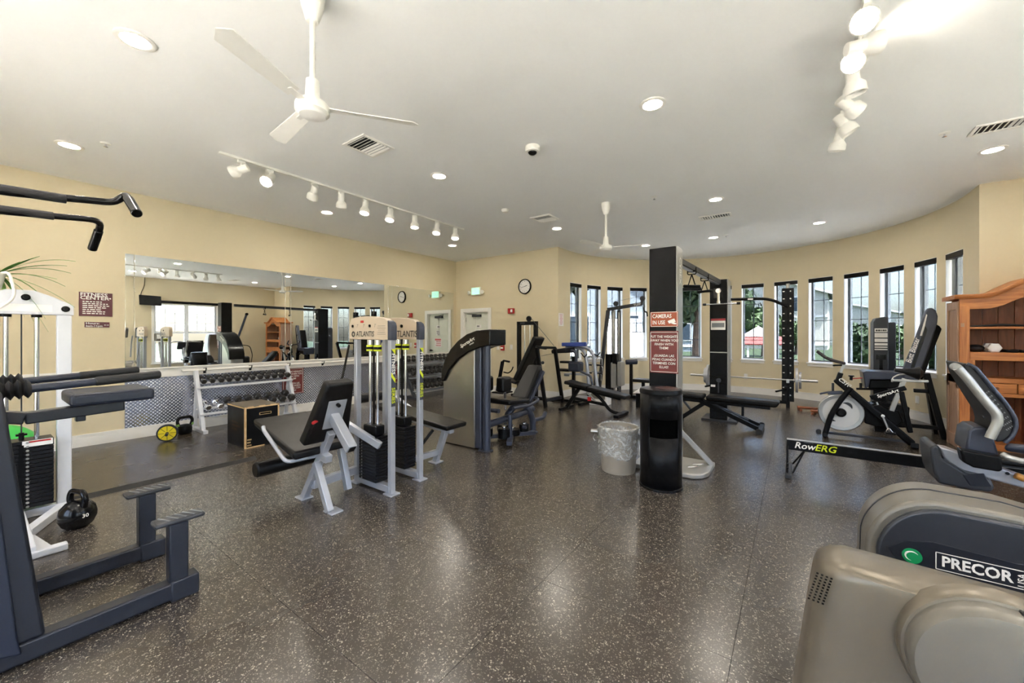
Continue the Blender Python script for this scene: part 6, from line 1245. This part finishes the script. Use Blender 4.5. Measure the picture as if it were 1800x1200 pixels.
t.p('seat_cushion', MB().hexa([q(1764,792,-.22), q(1850,806,-.22), q(1850,806,.2), q(1764,792,.2), q(1768,778,-.22), q(1850,786,-.22), q(1850,786,.2), q(1768,778,.2)]), M['navyvinyl'], .03, seg=4)
t.p('side_handle', MB().tube([q(1762,798,-.24), q(1772,804,-.26), q(1800,811,-.26), q(1840,812,-.26)], .018, 12, .05), M['pewter'], 0); t.p('grip', MB().cyl(q(1820,812,-.26), q(1860,812,-.26), .022), M['rubber'], .004)
t.p('bottle_tray', MB().prism([q(u,v,-.28) for u, v in ((1688,790),(1694,813),(1712,822),(1758,830),(1763,826),(1762,803),(1740,800))], (0,.10,0)), M['black'], .012, seg=3); t.p('tray_opening', MB().hexa([q(1700,795,-.27), q(1752,805,-.27), q(1752,803,-.2), q(1704,794,-.2), q(1700,793,-.27), q(1752,802.5,-.27), q(1752,800.5,-.2), q(1704,792,-.2)]), M['blackgloss'], .003)
t.p('lever_knob', MB().cyl(q(1784,835,-.1), q(1802,842,-.1), .022), mat('bronze_knob', (190,130,60), .35, metal=.3), .006); t.p('bolt', MB().cyl(q(1771,832,-.07), q(1771,832,-.055), .010), M['black'], 0)
t.p('front_frame', MB().bar((1.80,y,.22), (2.15,y,.75), .08, .10), M['silver'], .02); t.p('console', MB().box((2.13,y,1.02), (.06,.34,.26), m=Matrix.Rotation(-.4,3,'Y')), M['dgrey'], .02); t.p('console_post', MB().bar((2.12,y,.70), (2.14,y,.95), .05, .05), M['silver'], .008); t.p('front_foot', MB().box((2.05,y,.04), (.09,.6,.07)), M['dgrey'], .01); t.p('rear_foot', MB().box((1.03,y,.04), (.09,.6,.07)), M['dgrey'], .01); t.p('rear_leg', MB().box((1.03,y,.17), (.10,.22,.22)), M['dgrey'], .01)
# ================================================================== ELLIPTICALS AT THE LOWER RIGHT
# far unit: dark drum cover with a metallic rim
y = 2.50; q = lambda u, v, d=0: Y(u, v, y+d); t = T('elliptical_trainer', 'dark drum housing of an elliptical with silver rim and green badge', 'elliptical', (.75, y+.15, 0))
def arcpts(cx, cz, rx, rz, a0, a1, n): return [(cx+rx*math.cos(R(a0+(a1-a0)*i/n)), cz+rz*math.sin(R(a0+(a1-a0)*i/n))) for i in range(n+1)]
out = [(.262,.0), (.272,.27)]+arcpts(.53, .37, .258, .292, 170, 92, 12)+[(.74,.658), (.92,.622), (1.10,.54), (1.28,.41), (1.40,.27), (1.42,0)]
o = t.p('housing', MB().prism([(a, y, b) for a, b in out], (0,.30,0)), M['taupe'], .02, seg=4)
inn = [(.300,.0), (.308,.27)]+arcpts(.545, .36, .237, .272, 170, 92, 12)+[(.74,.628), (.91,.592), (1.08,.512), (1.24,.39), (1.35,.255), (1.37,0)]
pn = t.p('side_cover', MB().prism([(a, y-.022, b) for a, b in inn], (0,.04,0)), mat('charcoal_cover', (58,60,66), .34, metal=.25, var=.03, scale=3), .012, seg=3)
gr = [(.258,.0), (.268,.27)]+arcpts(.53, .37, .262, .296, 170, 92, 12)+[(.74,.662), (.92,.626), (1.105,.544), (1.285,.413), (1.405,.272), (1.425,0)]
t.p('rim_seam', MB().prism([(a, y+.16, b) for a, b in gr], (0,.012,0)), M['dgrey'], .002)
ey = V((0,0,1)); t.p('logo_band', MB().prism([Y(u,v,y-.0235) for u, v in ((1560,960),(1590,950),(1640,952),(1800,993),(1880,1012),(1880,1085),(1800,1048),(1640,1004),(1580,990))], (0,-.003,0)), M['blue'], .003, parent=pn)
c = Y(1603,976.5,y-.028); bg = t.p('badge', MB().lathe([(.001,0), (.033,0), (.033,.003), (.001,.004)], c, (0,-1,0), 30), M['gdecal'], 0, parent=pn)
ps = [c+V((math.cos(a*.12+.6)*(.022), -.0045, math.sin(a*.12+.6)*.020)) for a in range(0, 34)]; t.p('badge_swirl', MB().sweep(ps, [.0005+.0028*math.sin(PI*i/33) for i in range(34)], 6), M['ink'], 0)
a_, b_ = Y(1657,992,y-.028), Y(1778,1024,y-.028); w_ = b_.x-a_.x
t.p('lettering', MB().text('PRECOR', ((a_.x+b_.x)/2, y-.0275, a_.z*.5+b_.z*.5+.016), (1,0,0), (0,0,1), .062, bold=.03, sx=.86), M['paper'], 0); t.p('lettering', MB().text('USA', (b_.x+.028, y-.0275, a_.z*.5+b_.z*.5+.014), (0,0,1), (-1,0,0), .03, bold=.012), M['paper'], 0)
mb = MB(); zc = a_.z*.5+b_.z*.5+.016
for p_, r_ in (((a_.x-.02,zc+.036), (b_.x+.05,zc+.036)), ((a_.x-.02,zc-.036), (b_.x+.05,zc-.036)), ((a_.x-.02,zc-.036), (a_.x-.02,zc+.036)), ((b_.x+.05,zc-.036), (b_.x+.05,zc+.036))): mb.bar((p_[0],y-.0275,p_[1]), (r_[0],y-.0275,r_[1]), .0012, .003, up=(0,0,1) if p_[1] == r_[1] else (1,0,0))
t.p('logo_frame', mb, M['paper'], 0)
t.p('rear_foot', MB().box((.45,y+.17,.03), (.10,.62,.06)), M['dgrey'], .012); t.p('ramp', MB().box((1.75,y+.17,.12), (.85,.5,.12)), M['dgrey'], .02); t.p('mast', MB().bar((2.1,y+.17,.15), (2.3,y+.17,1.35), .07, .12), M['pewter'], .02); t.p('console', MB().box((2.27,y+.17,1.45), (.10,.46,.32), m=Matrix.Rotation(-.35,3,'Y')), M['taupe'], .03, seg=3)
for s in (-.12, .44): t.p('arm', MB().tube([(2.2,y+s,.7), (2.1,y+s,1.1), (1.95,y+s,1.35)], .02, 12, .08), M['pewter'], 0)
for s in (-.02, .36): t.p('foot_pedal', MB().box((1.5,y+s,.36), (.38,.16,.06)), M['dgrey'], .015)
# near unit: champagne coloured housing with a round crank cover
yn = 1.50; t = T('elliptical_trainer', 'champagne coloured housing of the nearest elliptical, cut off at the corner', 'elliptical', (.6, yn+.15, 0))
vs_ = []; fs = []; prof = [(-.06,.0), (-.03,.20), (.0,.36), (.03,.52), (.062,.66)]
# lofted body: stations along x, each an arch across y
st = [(-.055,.0,.0), (-.02,.0,.0)]
secs = [(.060,.668,.05), (.073,.688,.03), (.098,.700,.012), (.13,.710,.0), (.25,.706,.0), (.45,.698,.0), (.75,.688,.0), (1.05,.66,.0), (1.30,.56,.01), (1.42,.40,.03)]
ny = [(0,0), (0,.45), (.0,.80), (.001,.95), (.006,.982), (.018,.996), (.06,1.0), (.15,.995), (.22,.975), (.27,.93), (.295,.84), (.30,.45), (.30,0)]
for sx, sz, ins in secs:
    for dy, fz in ny:
        sh = .0 if sx > .12 else (1-fz)*(.105-.0*sx); sh2 = .0 if sx < 1.2 else -(1-fz)*.1
        vs_.append((sx-sh*(.8 if sx < .12 else 0)-sh2, yn+ins*(1-2*dy/.30)+dy, sz*fz))
m_ = len(ny)
for i in range(len(secs)-1):
    for j in range(m_-1): fs.append((i*m_+j, i*m_+j+1, (i+1)*m_+j+1, (i+1)*m_+j))
fs += [tuple(range(m_)), tuple((len(secs)-1)*m_+j for j in range(m_))]
o = t.p('housing', MB().add(vs_, fs), M['beige'], 0); o.data.set_sharp_from_angle(angle=R(75)) if False else None
mb = MB()
for i in range(10):
    for j in range(4):
        p_ = Y(1434+j*8.2-i*1.7+3, 1007+i*4.9+j*3.2, yn-.0015); mb.box(p_, (.0055,.004,.0035))
t.p('vent_slot', mb, M['blackgloss'], 0)['kind'] = 'stuff'
C = V((.405, yn, .575)); rr = .168
t.p('crank_cover', MB().lathe([(rr,-.02), (rr,.055), (rr*.985,.075), (rr*.93,.088), (rr*.8,.093), (.001,.095)], C, (0,-1,0), 64), M['taupe'], 0)
t.p('cover_rim', MB().lathe([(rr+.012,-.02), (rr+.012,.028), (rr+.006,.036), (rr-.002,.038)], C, (0,-1,0), 64, cap=False), M['beige'], 0)
sl = Y(1722,1070,yn-.05); t.p('cover_slot', MB().box(C+V((.045,-.045,math.sqrt(rr*rr-.045**2))), (.034,.022,.008), m=Matrix.Rotation(.27,3,'Y')), M['blackgloss'], .002)
t.p('crank_arm', MB().cyl(C+V((-.05,-.02,-.20)), C+V((-.05,-.06,-.20)), .07, n=30).bar(C+V((-.03,-.04,-.2)), C+V((.1,-.04,-.36)), .05, .09), M['pewter'], .008)
t.p('rear_foot', MB().box((.28,yn+.15,.03), (.10,.60,.06)), M['dgrey'], .012)
# ================================================================== THINGS SEEN ONLY IN THE MIRROR
t = T('wall_television', 'small black television on the window wall seen in the mirror', 'television', (3.16,3.55,2.5)); Mr = Matrix.Rotation(.22,3,'Y')@Matrix.Rotation(-.1,3,'Z')
t.p('screen', MB().box((2.98,3.56,2.52), (.05,.56,.33), m=Mr), M['blackgloss'], .008); t.p('wall_arm', MB().bar((3.0,3.56,2.52), (3.185,3.56,2.50), .08, .08), M['black'], .006); t.p('power_cord', MB().tube([(3.0,3.42,2.55), (3.1,3.36,2.5), (3.17,3.36,2.75), (3.18,3.45,3.0), (3.18,3.46,3.29)], .008, 8, .08), M['black'], 0)
t = T('towel_dispenser', 'dark paper towel dispenser on the window wall seen in the mirror', 'dispenser', (3.19,3.36,1.3)); t.p('case', MB().mm((3.0,3.22,1.28), (3.188,3.50,1.62)), M['dgrey'], .03, seg=3); t.p('paper_slot', MB().mm((3.02,3.25,1.262), (3.15,3.47,1.285)), M['paper'], .003)
t = T('rope_trainer', 'black trainer with two raised v shaped arms seen in the mirror', 'gym machine', (2.72,5.92,0))
t.p('column', MB().bar((2.72,5.92,.05), (2.72,5.92,1.15), .11, .12), M['slate'], .01); t.p('base', MB().box((2.72,5.92,.03), (.6,.7,.06)), M['black'], .01); t.p('joint', MB().cyl((2.66,5.92,1.18), (2.80,5.92,1.18), .09), M['dgrey'], .006)
for s in (-1, 1): a_ = t.p('arm', MB().bar((2.72,5.92+s*.04,1.15), (2.72,5.92+s*.36,2.15), .05, .07), M['slate'], .006); t.p('pulley', MB().cyl((2.69,5.92+s*.37,2.17), (2.75,5.92+s*.37,2.17), .05), M['black'], .004, parent=a_)
t.p('rope', MB().tube([(2.65,5.8,1.0), (2.6,5.55,.95), (2.62,5.45,.6), (2.65,5.5,.2)], .014, 8, .1).tube([(2.65,6.05,1.0), (2.6,6.35,.95), (2.62,6.45,.6), (2.65,6.4,.2)], .014, 8, .1), M['black'], 0)
t = T('stair_trainer', 'silver curved shroud stair trainer by the window seen in the mirror', 'gym machine', (2.62,5.18,0))
t.p('shroud', MB().prism([(2.35,5.0,0), (2.90,5.0,0), (2.90,5.0,1.0), (2.86,5.0,1.25), (2.74,5.0,1.38), (2.52,5.0,1.42), (2.38,5.0,1.40), (2.50,5.0,1.25), (2.56,5.0,1.0), (2.46,5.0,.7), (2.35,5.0,.5)], (0,.36,0)), M['silver'], .02, seg=3); t.p('tread_band', MB().prism([(2.36,5.04,.45), (2.47,5.04,.68), (2.565,5.04,1.0), (2.50,5.04,1.24), (2.40,5.04,1.385), (2.385,5.04,1.37), (2.47,5.04,1.2), (2.53,5.04,1.0), (2.44,5.04,.72), (2.335,5.04,.48)], (0,.28,0)), mat('bronze_grey', (112,100,84), .35, metal=.4), .01)
t = T('elliptical_trainer', 'grey elliptical with looped handles by the window seen in the mirror', 'elliptical', (2.75,3.95,0))
t.p('base', MB().box((2.75,3.95,.10), (.5,.9,.2)), M['dgrey'], .03); t.p('mast', MB().bar((2.75,3.85,.2), (2.75,3.75,1.15), .09, .10), M['pewter'], .02); t.p('console', MB().box((2.72,3.72,1.30), (.30,.20,.26)), M['taupe'], .03, seg=3); t.p('screen', MB().box((2.62,3.72,1.32), (.12,.16,.14)), M['paper'], .005)
t.p('loop_handle', MB().tube([(2.62,4.0,.7), (2.55,3.92,.95), (2.55,4.0,1.15), (2.55,4.3,1.15), (2.55,4.38,.95), (2.62,4.3,.7)], .02, 10, .08), M['pewter'], 0); t.p('screen_shield', MB().box((2.45,4.42,.80), (.04,.34,.3)), M['navyvinyl'], .02)
t.p('drum', MB().lathe([(.001,-.12), (.18,-.12), (.22,-.05), (.22,.05), (.18,.12), (.001,.12)], (2.7,4.72,.62), (1,0,0), 28), M['grey'], 0); t.p('drum_stand', MB().box((2.7,4.72,.22), (.2,.3,.44)), M['dgrey'], .02)
